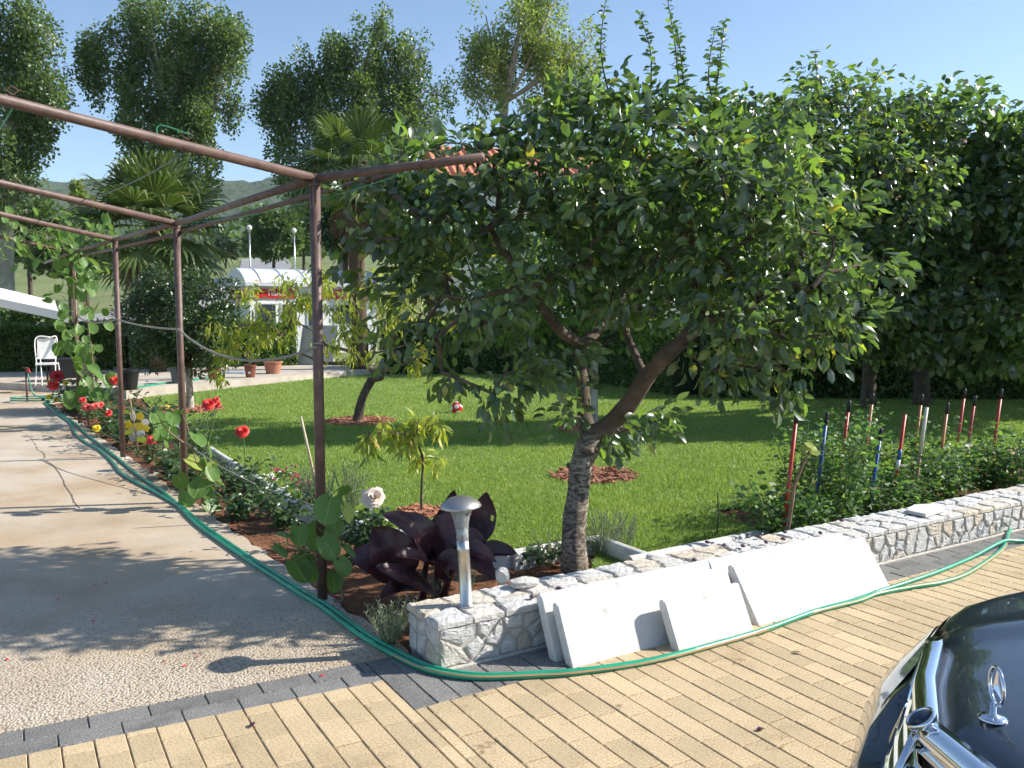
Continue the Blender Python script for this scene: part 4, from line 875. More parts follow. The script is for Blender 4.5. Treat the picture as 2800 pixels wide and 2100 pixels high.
far_tree('leafy tree in front of the cream house', 1420, 470, 170, 120, 22, M['bush_leaf'], 320, ln=.16, seed=10)
far_tree('leafy tree before the tiled house at right', 1720, 470, 150, 110, 21, M['bush_leaf'], 300, ln=.16, seed=11)
far_tree('dark leafy tree behind the fruit trees at the far right', 2080, 480, 190, 110, 20, M['fig_leaf'], 320, ln=.17, seed=12)
far_tree('low shrub on the verge beyond the far left hedge', 70, 680, 70, 14, 36, M['hedge_leaf'], 70, ln=.22, seed=13, name='shrub')
# woods massed at the foot of the hill
g = np.random.default_rng(5); wcl = np.stack([g.uniform(-230, 40, 900), g.uniform(150, 330, 900), np.zeros(900)], 1); wcl[:, 2] = terrain_z(wcl[:, 0], wcl[:, 1]) + g.uniform(1, 7, 900)
Pp, Dr, Nm, L_, W_ = cluster_leaves(wcl, np.zeros_like(wcl), 26, 4.0, (1.6, 2.6), (.7, .95), 0, .6, .8, g)
tag(leaf_mesh('woodland', Pp, Dr, Nm, L_, W_, T_QUAD, M['bush_leaf'], None), 'distant mass of trees below the wooded hill', 'woodland', kind='stuff')

# ------------------------------------------------------------------ houses and kiosk beyond the hedge
def house(label, x, y, rz, lx, ly, hw, rh, wallm, z0, wins, rows=9):
    t = thing('house', label, 'house', (x, y, z0), rz)
    MB().box((0, 0, hw / 2), (lx, ly, hw)).build('wall', wallm, t)
    MB().add([(-lx / 2, -ly / 2, hw), (-lx / 2, ly / 2, hw), (-lx / 2, 0, hw + rh * .93), (lx / 2, -ly / 2, hw), (lx / 2, ly / 2, hw), (lx / 2, 0, hw + rh * .93)], [(0, 2, 1), (3, 4, 5)]).build('gable', wallm, t)
    ov = .35; sl = math.atan2(rh, ly / 2); half = (ly / 2 + ov) / math.cos(sl); nr = int(lx / .28)
    roof = MB().box((0, 0, hw + rh + .02), (lx + 2 * ov, .22, .1)).build('roof', M['roof_tile'], t)
    for sgn in (-1, 1):
        rot = Matrix.Rotation(-sgn * sl, 3, 'X')
        mb = MB()
        for k in range(nr + 2):                                          # rolls of the pantiles running up the slope
            xx = -lx / 2 - ov + k * (lx + 2 * ov) / (nr + 1); c = V((xx, sgn * (ly / 2 + ov) / 2, hw + rh - (half / 2) * math.sin(sl) + .05))
            a = rot @ V((0, -half / 2, 0)); b = rot @ V((0, half / 2, 0)); mb.tube([c + a, c + b], .085, 6)
        mb.box((0, sgn * (ly / 2 + ov) / 2, hw + rh - half / 2 * math.sin(sl)), (lx + 2 * ov, half, .08), rot)
        mb.build('roof_slope', M['roof_tile'], roof)
    for (wx, wz, ww, wh) in wins:
        f = MB().box((wx, -ly / 2 - .02, wz), (ww + .14, .06, wh + .14)).build('window', M['white_plastic'], t); MB().box((wx, -ly / 2 - .06, wz), (ww, .03, wh)).build('pane', M['glass_dark'], f)
    MB().box((lx * .2, ly * .12, hw + rh + .35), (.5, .5, 1.2)).build('chimney', wallm, roof)
p = DY(1180, 480, 33); house('cream house with orange tiled roof glimpsed through the plum crown', p.x + .3, 36, R(12), 9.5, 7, 5.6, 1.5, M['plaster'], .9, [(-3, 3.8, 1.1, 1.3), (0, 3.8, 1.1, 1.3), (3, 3.8, 1.1, 1.3), (-2, 1.4, 1.1, 1.3), (2, 1.4, 1.1, 1.3)])
p = DY(2010, 400, 36); house('house with tiled roof and chimney behind the trees at right', p.x, 38, R(-20), 10, 7.5, 5.9, 1.6, M['pink_plaster'], .9, [(-3, 4, 1.1, 1.3), (1, 4, 1.1, 1.3), (3.6, 1.6, 1.1, 1.3)])

KX = thing('newspaper_kiosk', 'white kiosk with curved sheet roof and red sign bands', 'kiosk', (-7.25, 23.9, .15), math.atan2(.5, .866))
kl, kw, kh = 3.7, 2.4, 2.05                                              # long side along local x, corner at the origin, depth along +y
MB().box((kl / 2, kw / 2, kh / 2), (kl, kw, kh)).build('body', M['kiosk_white'], KX)
mb = MB(); rings = []
for xx in (-.14, kl + .14):
    pr = [V((xx, -.16 + (kw + .32) * k / 14, kh + .10 + .44 * math.sin(PI * k / 14) ** .8)) for k in range(15)]; rings.append(pr + [V((xx, kw + .16, kh)), V((xx, -.16, kh))])
rf = mb.loft(rings).build('roof', M['kiosk_roof'], KX)
for xx in np.linspace(.3, kl - .2, 6):
    MB().tube([V((xx, -.16 + (kw + .32) * k / 14, kh + .115 + .44 * math.sin(PI * k / 14) ** .8)) for k in range(15)], .014, 5).build('roof_seam', M['kiosk_white'], rf)
def sign(name, x0, x1, txt, face):
    if face == 'front': sb_ = MB().box(((x0 + x1) / 2, -.02, kh - .20), (x1 - x0, .04, .26)).build('sign_band', M['kiosk_red'], KX)
    else: sb_ = MB().box((-.02, (x0 + x1) / 2, kh - .20), (.04, x1 - x0, .26)).build('sign_band', M['kiosk_red'], KX)
    c = bpy.data.curves.new('lettering', 'FONT'); c.body = txt; c.size = .20; c.extrude = .004; c.align_x = 'CENTER'; c.align_y = 'CENTER'; c.materials.append(M['white_plastic'])
    tmp = bpy.data.objects.new('tmp', c); col.objects.link(tmp); bpy.context.view_layer.update(); me_ = bpy.data.meshes.new_from_object(tmp.evaluated_get(bpy.context.evaluated_depsgraph_get())); bpy.data.objects.remove(tmp); me_.name = 'lettering'
    if not me_.materials: me_.materials.append(M['white_plastic'])
    o = obj('lettering', me_, None, sb_)
    if face == 'front': o.location = ((x0 + x1) / 2, -.048, kh - .20); o.rotation_euler = (R(90), 0, 0)
    else: o.location = (-.048, (x0 + x1) / 2, kh - .20); o.rotation_euler = (R(90), 0, R(-90))
sign('a', .15, 1.3, 'TISAK', 'front'); sign('b', 2.0, 3.4, 'TISAK', 'front'); sign('c', .1, 2.3, 'TISAK', 'side')
for x0, x1, z0, z1 in ((.2, .75, .95, 1.6), (.85, 1.35, .95, 1.6), (1.6, 2.1, .2, 1.6), (2.4, 3.2, .95, 1.6)):
    f = MB().box(((x0 + x1) / 2, -.012, (z0 + z1) / 2), (x1 - x0, .03, z1 - z0)).build('window', M['white_plastic'], KX)
    MB().box(((x0 + x1) / 2, -.03, (z0 + z1) / 2), (x1 - x0 - .1, .02, z1 - z0 - .1)).build('pane', M['glass_kiosk'] if 'glass_kiosk' in M else M['glass_dark'], f)
MB().box((-.012, 1.2, 1.15), (.03, 1.5, .9)).build('shutter', M['kiosk_roof'], KX)
nb = MB().box((.85, -.03, .62), (.42, .03, .3)).build('notice', M['white_plastic'], KX)
for k in range(4): MB().box((.70 + k * .1, -.05, .66), (.05, .012, .12)).build('notice_mark', M['black'], nb)
MB().lathe([(.11, 0), (.11, .05)], 16, (1.62, -.06, kh - .3), Matrix.Rotation(R(90), 3, 'X')).build('wall_lamp', M['black'], KX)

for x, ytop, ybot, Y, lab in ((541, 492, 600, 52, 'globe street lamp standing behind the kiosk roof'), (637, 498, 590, 58, 'globe street lamp half hidden by the near pergola post')):
    b = DY(x, ybot, Y); b.z = float(terrain_z(b.x, Y)); tz = DY(x, ytop, Y).z; h_ = tz - b.z
    t = thing('street_lamp', lab, 'street lamp', b, 0, 'globe street lamps')
    MB().tube([V((0, 0, 0)), V((0, 0, h_ * .3)), V((0, 0, h_ - .2))], [.07, .055, .045], 8).build('pole', M['inox'], t, True)
    mb = MB(); ellipsoid(mb, (0, 0, h_), (.16, .16, .17), 14, 10); mb.build('globe', M['white_plastic'], t, True)
    MB().lathe([(.09, -.28), (.12, -.2)], 10, (0, 0, h_)).build('collar', M['inox'], t)

# ------------------------------------------------------------------ pergola of brown pipe
posts = [V((-.955, 4.236, 0)), V((-2.515, 6.528, 0)), V((-3.90, 8.543, 0)), V((-5.645, 11.174, 0)), V((-7.6, 14.1, 0))]
tops = [2.10, 2.12, 2.17, 2.23, 2.27]
pg = thing('pergola', 'brown steel pipe pergola of posts and rafters over the path', 'pergola', posts[0]); O = posts[0]
for i in range(4):
    MB().tube([posts[i] - O + V((0, 0, -.03)), posts[i] - O + V((0, 0, tops[i] + .02))], .0255, 14).build('post', M['steel_brown'], pg, True)
    MB().lathe([(.06, 0), (.05, .012), (.03, .016)], 14, posts[i] - O).build('foot', M['mortar'], pg)
    MB().lathe([(.024, -.012), (.031, -.006), (.031, .004), (.024, .010)], 14, posts[i] - O + V((0, 0, tops[i] - .028))).build('weld', M['steel_brown'], pg, True)
    MB().lathe([(.0262, -.004), (.029, 0), (.0262, .004)], 12, posts[i] - O + V((0, 0, tops[i] * .62))).build('rope_tie', M['rope'], pg, True)
def rod(name, a, b, r, m, par=pg, n=12, sag=0.0):
    pts = [V(a).lerp(V(b), k / 8) + V((0, 0, -sag * 4 * (k / 8) * (1 - k / 8))) for k in range(9)] if sag else [a, b]
    return MB().tube([V(p) - O for p in pts], r, n).build(name, m, par, True)
for i in range(4):
    a = posts[i] + V((0, 0, tops[i])); rod('rail', a, posts[i + 1] + V((0, 0, tops[i + 1])), .0205, M['steel_brown'])
raf = []
for i in range(4):
    d = V((-.83, -.56, 0)); a = posts[i] + V((0, 0, tops[i])); b = a + d * 4.2; b.z = tops[i] + (.152, .183, .196, .2)[i] * 4.2
    raf.append((a, b)); rod('rafter', a, b, .0235, M['steel_brown'])
ea = posts[0] + V((0, 0, tops[0])); eb = DY(1045, 339, 4.0); rod('rail_end', ea, eb, .021, M['steel_brown'])
rod('second_rail', posts[1] + V((.02, .03, tops[1] - .06)), DY(830, 379, 4.5), .016, M['steel_brown'])
rod('second_rail', posts[3] + V((.02, .03, tops[3] - .06)), posts[1] + V((.02, .03, tops[1] - .07)), .016, M['steel_brown'])
for f_, m_ in ((.14, 'wire_grey'), (.30, 'wire_green'), (.46, 'wire_grey'), (.62, 'wire_green'), (.80, 'wire_grey')):
    a0, b0 = raf[0]; a1, b1 = raf[1]; a2, b2 = raf[2]
    rod('wire', a0.lerp(b0, f_) + V((0, 0, -.02)), a1.lerp(b1, f_ * 1.05) + V((0, 0, .02)), .0036, M[m_], n=5, sag=.03); rod('wire', a1.lerp(b1, f_ * 1.05) + V((0, 0, .02)), a2.lerp(b2, f_ * 1.1) + V((0, 0, .02)), .0036, M[m_], n=5, sag=.03)
    e = a0.lerp(b0, f_) - O + V((0, 0, .03)); MB().tube([e + V((0, 0, .0)), e + V((.02, .01, .018)), e + V((0, .0, .034)), e + V((-.02, -.01, .016)), e], .004, 5).build('eyelet', M['steel_brown'], pg)
w0 = raf[0][0].lerp(raf[0][1], .165) - O
MB().tube(spline([w0 + V((-.02, 0, .02)), w0 + V((-.025, .0, .05)), w0 + V((.0, .01, .065)), w0 + V((.10, .05, .035))], 5), .0032, 6).build('wire_loop', M['wire_green'], pg)
for f_ in (.3, .75):
    e = ea.lerp(eb, f_) - O + V((0, 0, .028)); MB().tube([e, e + V((.02, .01, .018)), e + V((0, .0, .03)), e + V((-.02, -.01, .014)), e], .004, 5).build('eyelet', M['steel_brown'], pg)
rod('wire', posts[1] + V((0, 0, tops[1])), ea.lerp(eb, .55) + V((0, 0, -.03)), .0025, M['wire_green'], n=5, sag=.05)
# grey rope tied from post to post
P3, P2, P1 = posts[2] + V((0, -.03, 1.39)), posts[1] + V((0, -.03, 1.33)), posts[0] + V((0, -.035, 1.285))
def sagp(a, b, s): return [a.lerp(b, k / 8) + V((0, 0, -s * 4 * (k / 8) * (1 - k / 8))) for k in range(8)]
rp = sagp(posts[3] + V((0, 0, 1.42)), P3, .06) + sagp(P3, P2, .02) + sagp(P2, P1, .14) + [P1]
o = MB().tube(rp, .008, 7).build('rope', M['rope'], None, True); tag(o, 'grey rope slung from post to post of the pergola', 'rope')
# a second line sagging low beside the bed
o = MB().tube(spline([posts[2] + V((.03, 0, .52)), DY(330, 900, 7.9), DY(440, 985, 6.9), DY(560, 1050, 6.2), DY(700, 1100, 5.6)], 6), .005, 6).build('rope', M['rope'], None, True); tag(o, 'thin slack line running low along the flower bed kerb', 'rope')

# ------------------------------------------------------------------ lawn kerbs
kb = thing('lawn_kerb', 'pale rounded concrete kerb between flower bed and lawn', 'kerb', (-2.8, 8.2, 0)); KO = V((-2.8, 8.2, 0))
def kerb_piece(a, b, par, org, w=.075, h=.10):
    a, b = V(a) - org, V(b) - org; d = (b - a).normalized(); s = V((-d.y, d.x, 0)); rings = []
    for p in (a + d * .003, b - d * .003):
        rings.append([p + s * (w / 2 * math.cos(t)) + V((0, 0, h - w / 2 + w / 2 * math.sin(t))) for t in np.linspace(0, PI, 7)] + [p - s * w / 2 + V((0, 0, -.05)), p + s * w / 2 + V((0, 0, -.05))])
    MB().loft(rings).build('kerb_stone', M['kerb'], par)
def kerb_run(pts, par, org, L_=.5):
    for i in range(len(pts) - 1):
        a, b = V(pts[i]), V(pts[i + 1]); n = max(1, round((b - a).length / L_))
        for k in range(n): kerb_piece(a.lerp(b, k / n), a.lerp(b, (k + 1) / n), par, org)
kerb_run([(-4.55, 11.2, 0), (-2.80, 8.22, 0), (-1.50, 6.05, 0), (-.85, 5.40, 0), (.0, 4.84, 0), (.525, 5.165, 0), (.80, 4.72, 0)], kb, KO)
kb2 = thing('lawn_kerb', 'shaded low kerb between the lawn and the tomato bed', 'kerb', (1.3, 5.2, 0)); kerb_run([wall(1.5, -.62), wall(2.9, -.66)], kb2, V((1.3, 5.2, 0)))

# mulch rings of wood chips
chipq = []
for k in range(6):
    a, b = random.uniform(.012, .03), random.uniform(.006, .012); chipq.append([(-a, -b, 0), (a, -b * .7, 0), (a * .8, b, 0), (-a * .9, b * .8, 0)])
for (mx_, my_, mr_), lab in zip(MULCH, ('ring of reddish wood chips behind the plum trunk', 'wood chips round the foot of the peach tree', 'wood chips round the small pale stemmed tree', 'little patch of wood chips under the peach sapling', 'shaded wood chips round the whitewashed trunk')):
    mb = MB()
    for k in range(int(900 * mr_)):
        r = mr_ * math.sqrt(random.random()) * .98; a = random.uniform(0, 2 * PI); q = random.choice(chipq); sc = random.uniform(.7, 1.6)
        rot = Euler((random.uniform(-.5, .5), random.uniform(-.5, .5), random.uniform(0, 6.28))).to_matrix(); c = V((r * math.cos(a), r * math.sin(a), .012 + random.uniform(0, .014)))
        P = [c + rot @ (V(p) * sc) for p in q]; mb.add(P + [p + V((0, 0, .006)) for p in P], [(4, 5, 6, 7), (0, 1, 5, 4), (1, 2, 6, 5), (2, 3, 7, 6), (3, 0, 4, 7)])
    mb.lathe([(mr_ * .95, 0), (mr_ * .5, .012), (.02, .014)], 20, (0, 0, 0))
    o = mb.build('mulch_ring', M['chip']); o.location = (mx_, my_, .008); tag(o, lab, 'mulch', 'wood chip rings on the lawn', 'stuff')

# ------------------------------------------------------------------ hoses
def hose(label, pts, r, m, stripe=None, name='garden_hose'):
    sp = spline(pts, 5); t = thing(name, label, 'hose', sp[0], 0, 'green garden hoses'); o0 = V(sp[0])
    MB().tube([p - o0 for p in sp], r, 10).build('tube', m, t, True)
    if stripe:
        n = len(sp); seg = sp[int(n * stripe[0]):int(n * stripe[1])]; P = []
        for i, p in enumerate(seg):
            tt = (seg[min(i + 1, len(seg) - 1)] - seg[max(i - 1, 0)]).normalized(); s = V((tt.y, -tt.x, 0)).normalized(); tw = .5 + .3 * math.sin(i * .13)
            for da in (-.28, .28):
                a = tw + da; P.append(p - o0 + (s * math.cos(a) + V((0, 0, 1)) * math.sin(a)) * (r * 1.03))
        MB().add(P, [(2 * i, 2 * i + 1, 2 * i + 3, 2 * i + 2) for i in range(len(seg) - 1)]).build('stripe', M['hose_stripe'], t, True)
    return t
hr = .0118
Lp = [(121, 1102), (148, 1128), (180, 1149), (196, 1164), (208, 1190), (235, 1212), (269, 1231), (305, 1263), (329, 1294), (365, 1318), (411, 1342), (450, 1364), (487, 1387)]
Rp = [(131, 1102), (170, 1137), (204, 1159), (235, 1188), (269, 1215), (305, 1243), (341, 1272), (389, 1311), (438, 1342), (481, 1378), (500, 1392)]
Cm = [(545, 1438), (603, 1480), (675, 1530), (748, 1577), (820, 1624), (892, 1668), (991, 1742), (1088, 1798), (1160, 1832), (1232, 1850), (1329, 1859), (1473, 1853), (1590, 1844), (1780, 1815), (1970, 1766), (2096, 1728), (2223, 1681), (2350, 1648)]
def lift(p, z): q = V(p); q.z = z; return q
main1 = [lift(G(x, y), hr) for x, y in Lp] + [lift(G(x, y) + V((-.011, -.007, 0)), hr) for x, y in Cm] + [lift(G(x, y), hr) for x, y in ((2398, 1630), (2490, 1612), (2579, 1597), (2651, 1570), (2734, 1512), (2752, 1483), (2758, 1461), (2775, 1444), (2815, 1440), (2900, 1440))]
main2 = [lift(G(x, y), hr) for x, y in Rp] + [lift(G(x, y) + V((.012, .010, 0)), hr + .002) for x, y in Cm[:-1]] + [lift(G(x, y), hr + .016 if 2700 < x < 2790 else hr) for x, y in ((2330, 1650), (2398, 1625), (2490, 1595), (2579, 1563), (2660, 1528), (2723, 1501), (2752, 1490), (2800, 1485), (2900, 1480))]
hose('green garden hose with a tan stripe lying nearest the driveway', main1, hr, M['hose'], (.50, .92))
hose('plain green garden hose lying nearest the bed and wall', main2, hr, M['hose'])
# coil at the standpipe, and the hose on the terrace
sp0 = V((-7.95, 14.05, 0)); coil = [lift(G(124, 1103), hr)] + [sp0 + V((.15 + .42 * math.cos(a), .05 + .30 * math.sin(a), .015 + .006 * a)) for a in np.linspace(.2, 4 * PI, 40)] + [sp0 + V((.16, -.02, .1)), sp0 + V((.06, -.02, .35)), sp0 + V((.03, 0, .50))]
hose('dark green hose coiled at the foot of the standpipe', coil, .012, M['hose_dusty'])
st = thing('standpipe', 'short brown standpipe with tap beside the coiled hose', 'tap', sp0)
MB().tube([V((0, 0, 0)), V((0, 0, .52))], .017, 8).build('pipe', M['steel_brown'], st, True); MB().tube([V((0, 0, .52)), V((.05, -.01, .54)), V((.07, -.01, .48))], .014, 8).build('spout', M['kiosk_red'], st, True); MB().box((0, 0, .56), (.07, .02, .02)).build('handle', M['steel_brown'], st)
th = [(371, 1060), (420, 1053), (470, 1046), (530, 1040), (570, 1032), (600, 1025)]
hose('bright green hose lying along the edge of the raised terrace', [lift(G(x, y, .14), .145) for x, y in th], .018, M['hose'])

# ------------------------------------------------------------------ white coping slabs leaning on the wall
def coping(label, a0, ln, p_bot, p_top, ztop, group='white coping slabs leaning on the wall'):
    t = thing('coping_slab', label, 'slab', wall(a0, p_bot, 0), 0, group); org = wall(a0, p_bot, 0)
    up = (wall(0, p_top, ztop) - wall(0, p_bot, 0)); H = up.length; up.normalize(); nf = up.cross(WA); nf = nf if nf.dot(WN) > 0 else -nf; th = .043
    prof = [(0, 0), (.004, .0), (H - .02, 0), (H - .006, -.006), (H, -.018), (H - .002, -.032), (H - .03, -th), (H - .06, -th + .004), (H - .065, -th), (.004, -th), (0, -th)]
    rings = []
    for k in (0, .004, ln - .004, ln):
        ins = .003 if k in (0, ln) else 0
        rings.append([WA * k + up * (min(max(h, ins), H - ins)) + nf * (d + (-ins if d == 0 else 0)) for h, d in prof])
    body = MB().loft(rings).build('body', M['white_conc'], t)
    q = []; n = 40                                                        # ragged broken strip under the front face
    for i in range(n + 1):
        w_ = .006 + .006 * random.random(); q += [WA * (ln * i / n) + nf * .001 + up * w_, WA * (ln * i / n) - nf * .03 + V((0, 0, .001))]
    MB().add(q, [(2 * i, 2 * i + 1, 2 * i + 3, 2 * i + 2) for i in range(n)]).build('raw_edge', M['rough_conc'], body)
    return t
coping('rear coping slab of the left pair, closest to the bollard lamp', .455, 1.0, .175, .058, .262)
coping('front coping slab of the left pair, behind the short offcut', .478, .985, .262, .145, .245)
coping('short coping offcut leaning on the left pair of slabs', .965, .46, .365, .262, .205)
coping('rear coping slab of the right pair', 1.43, 1.0, .19, .062, .262)
coping('front coping slab of the right pair, nearest the car', 1.495, 1.0, .330, .150, .250)

# things lying on the wall
def rock(name, label, c, r, seed, m=M['stone'], group=None, rz=0):
    g = np.random.default_rng(seed); bm = bmesh.new(); bmesh.ops.create_icosphere(bm, subdivisions=2, radius=1)
    for v in bm.verts:
        k = 1 + g.normal(0, .07); d = v.co.normalized(); m_ = max(abs(d.x), abs(d.y), abs(d.z)); v.co = V((d.x * r[0], d.y * r[1], d.z * r[2])) * (k / (.45 + .55 * m_) * .8)
    me = bpy.data.meshes.new(name); bm.to_mesh(me); bm.free(); o = obj(name, me, m); zmin = min(v.co.z for v in me.vertices); o.location = (c[0], c[1], c[2] - zmin); o.rotation_euler = (0, 0, rz)
    return tag(o, label, 'stone', group)
zt = WH + .027
p = D(1085, 1262, zt); rock('loose_stone', 'upright loose stone on the back edge of the wall', (p.x, p.y, zt), (.040, .030, .050), 1)
p = D(1132, 1268, zt); rock('loose_stone', 'flat tan loose stone beside the upright one on the wall', (p.x, p.y, zt), (.088, .055, .026), 2, rz=.4)
ti = [D(1957, 1110, zt), D(1975, 1098, zt), D(2028, 1096, zt), D(2042, 1105, zt), D(2000, 1119, zt)]
mb = MB(); c = sum(ti, V((0, 0, 0))) / 5; mb.prism([(p - c) for p in ti], 0, .022); o = mb.build('loose_tile', M['white_conc']); o.location = (c.x, c.y, zt + .004); tag(o, 'broken white tile lying flat on the wall beside the tomatoes', 'tile')
for i, (x, y) in enumerate(((1208, 1272), (1150, 1290), (1528, 1172), (1565, 1178), (1605, 1180), (1640, 1160), (1655, 1172), (1692, 1165), (1696, 1150), (1818, 1125), (1500, 1210), (1772, 1152))):
    q = D(x, y, zt + .012); mb = MB(); ellipsoid(mb, (0, 0, .009), (.016, .012, .009), 8, 6); o = mb.build('fallen_plum', M['plum_dark'], None, True); o.location = (q.x, q.y, zt + .006); o.rotation_euler = (0, 0, i * 1.3); tag(o, 'small fallen purple plum lying on the capstones', 'plum', 'fallen plums on the wall')

# ------------------------------------------------------------------ bollard lamp
lb = D(1008, 1308, zt); bl = thing('bollard_lamp', 'stainless bollard lamp with mushroom cap on the wall end', 'lamp', (lb.x, lb.y, zt))
lean = Matrix.Rotation(R(-3.2), 3, 'Y')
MB().lathe([(.036, 0), (.036, .006), (.030, .008), (.0265, .010), (.0265, .245), (.0275, .247), (.0275, .252), (.0262, .254), (.0262, .285)], 28, (0, 0, 0), lean).build('post', M['inox'], bl, True)
gm, N, L, b = new_mat('frosted_diffuser'); b.inputs['Base Color'].default_value = (.9, .92, .93, 1); b.inputs['Roughness'].default_value = .12; b.inputs['Transmission Weight'].default_value = .85; b.inputs['IOR'].default_value = 1.2
MB().lathe([(.026, .285), (.027, .32), (.031, .36), (.040, .395), (.054, .425), (.060, .432), (.057, .432), (.051, .423), (.037, .394), (.028, .36), (.024, .32), (.023, .285)], 28, (0, 0, 0), lean, False, False).build('diffuser', gm, bl, True)
MB().lathe([(.016, .285), (.016, .37), (.019, .372), (.019, .40), (.012, .402), (.012, .43)], 16, (0, 0, 0), lean).build('bulb', M['white_plastic'], bl, True)
MB().lathe([(.0235, .30), (.0235, .335)], 16, (0, 0, 0), lean).build('label', M['white_plastic'], bl, True)
MB().lathe([(.088, .430), (.0895, .432), (.084, .442), (.070, .456), (.048, .469), (.022, .477), (.003, .479)], 36, (0, 0, 0), lean).build('cap', M['satin'], bl, True)

# ------------------------------------------------------------------ kiwi vines: every leaf a part
def kiwi_leaf_mesh(seed):
    g = np.random.default_rng(seed); rows, cols = 9, 7; P = []; cup = g.uniform(.05, .16); wave = g.uniform(.02, .06); bend = g.uniform(.02, .2)
    for i in range(rows):
        s = i / (rows - 1); th = -PI / 2 + PI * s; yy = .5 + .54 * math.sin(th) * (1 if s > .5 else .98); w = .53 * max(math.cos(th), .0) ** .8
        for j in range(cols):
            t = j / (cols - 1) * 2 - 1; lobe = -.10 * (1 - s) ** 2 * (t * t) * 2.2
            if i == 0: w_ = .22
            elif i == rows - 1: w_ = .015
            else: w_ = w
            x = w_ * t; y = yy + lobe + (.04 if i == rows - 1 else 0); z = cup * t * t * w * 1.6 + wave * math.sin(5 * t + 4 * s) * abs(t) - bend * s * s
            P.append((x, y, z))
    f = [(i * cols + j, i * cols + j + 1, (i + 1) * cols + j + 1, (i + 1) * cols + j) for i in range(rows - 1) for j in range(cols - 1)]
    me = bpy.data.meshes.new('leaf'); me.from_pydata(P, [], f); me.update(); me.polygons.foreach_set('use_smooth', np.ones(len(me.polygons), dtype=bool)); return me
KM = [kiwi_leaf_mesh(k) for k in range(5)]; KMy = [kiwi_leaf_mesh(k + 20) for k in range(2)]
for me in KM: me.materials.append(M['kiwi'])
for me in KMy: me.materials.append(M['kiwi_y'])
def put_leaf(par, c, size, face, tip, yellow=False, name='leaf', k=None):
    face = V(face).normalized(); tip = V(tip); tip = (tip - face * tip.dot(face)).normalized(); xx = tip.cross(face)
    me = random.choice(KMy if yellow else KM); o = obj(name, me, None, par)
    m4 = Matrix((xx, tip, face)).transposed().to_4x4(); o.matrix_basis = Matrix.Translation(V(c) - tip * size * .5 - par.location) @ m4 @ Matrix.Scale(size, 4); return o
def vine(label, base, stems, leaves, Y0, px, jit=.09):
    t = thing('kiwi_vine', label, 'vine', base, 0, 'young kiwi vines on the pergola posts')
    for st_ in stems: MB().tube([p - V(base) for p in spline(st_, 6)], list(np.linspace(.009, .004, 6 * (len(st_) - 1) + 1)), 6).build('stem', M['vine_stem'], t, True)
    allp = [p for st_ in stems for p in spline(st_, 6)]
    for L_ in leaves:
        x, y, r = L_[:3]; Y = Y0 + (L_[4] if len(L_) > 4 else random.uniform(-jit, jit)); c = px(x, y, Y); size = 2 * r * px_scale[0] * Y / F * 1.0
        to = (V((0, 0, EYE)) - c).normalized()
        face = (to * .75 + V((.35, -.1, .5)) * .8 + V(rng.normal(0, .32, 3)) if (len(L_) < 4 or L_[3] != 'e') else to * .15 + V((.4, .3, .6)) + V(rng.normal(0, .4, 3)))
        tip = V((random.uniform(-.6, .6), random.uniform(-.2, .2), -1.0))
        put_leaf(t, c, size, face, tip, len(L_) > 3 and L_[3] == 'y')
        q = min(allp, key=lambda p: (p - c).length); tipn = tip.normalized()
        MB().tube([q - V(base), (q * .5 + c * .5) - V(base) + V((0, 0, .03)), c - tipn * size * .45 - V(base)], [.003, .0025, .002], 4, False).build('petiole', M['stem_green'], t)
    return t
px_scale = [.4823]
z5 = lambda x, y, Y: AT(750 + x * .4823, 1200 + y * .4823, Y)
vb = V((-.90, 4.25, 0))
vine('young kiwi vine with big round leaves on the nearest post', vb, [[vb, z5(390, 900, 4.22), z5(345, 680, 4.2), z5(310, 500, 4.18), z5(300, 360, 4.16)], [z5(345, 680, 4.2), z5(220, 640, 4.12), z5(80, 600, 4.08)]],
     [(305, 400, 80), (218, 555, 78), (312, 615, 70), (345, 505, 52), (60, 545, 52, 'e'), (140, 548, 52), (30, 640, 50, 'e'), (120, 645, 60, 'e'), (145, 745, 70), (392, 730, 52), (340, 812, 54), (415, 425, 50, 'y'), (205, 765, 52), (425, 640, 45, 'e'), (170, 690, 50), (390, 300, 40, 'e')], 4.14, z5)
px_scale[0] = .3616
z4 = lambda x, y, Y: AT(350 + x * .3616, 1100 + y * .3616, Y)
vb = V((-2.36, 6.42, 0))
vine('knee high kiwi vine with yellowing leaves on the second post', vb, [[vb, z4(560, 740, 6.4), z4(540, 560, 6.38), z4(490, 350, 6.36), z4(440, 150, 6.4)], [z4(490, 350, 6.36), z4(330, 240, 6.3), z4(250, 150, 6.3)]],
     [(235, 135, 62), (335, 130, 58), (310, 235, 58), (225, 245, 42), (530, 285, 66), (505, 460, 66, 'y'), (620, 370, 50, 'e'), (640, 545, 56), (400, 600, 58), (540, 645, 80), (450, 725, 62), (620, 695, 48), (640, 795, 66), (690, 600, 52, 'e'), (560, 485, 52), (590, 470, 45, 'e'), (380, 80, 42, 'e'), (280, 300, 45, 'e'), (640, 480, 40, 'y')], 6.34, z4)
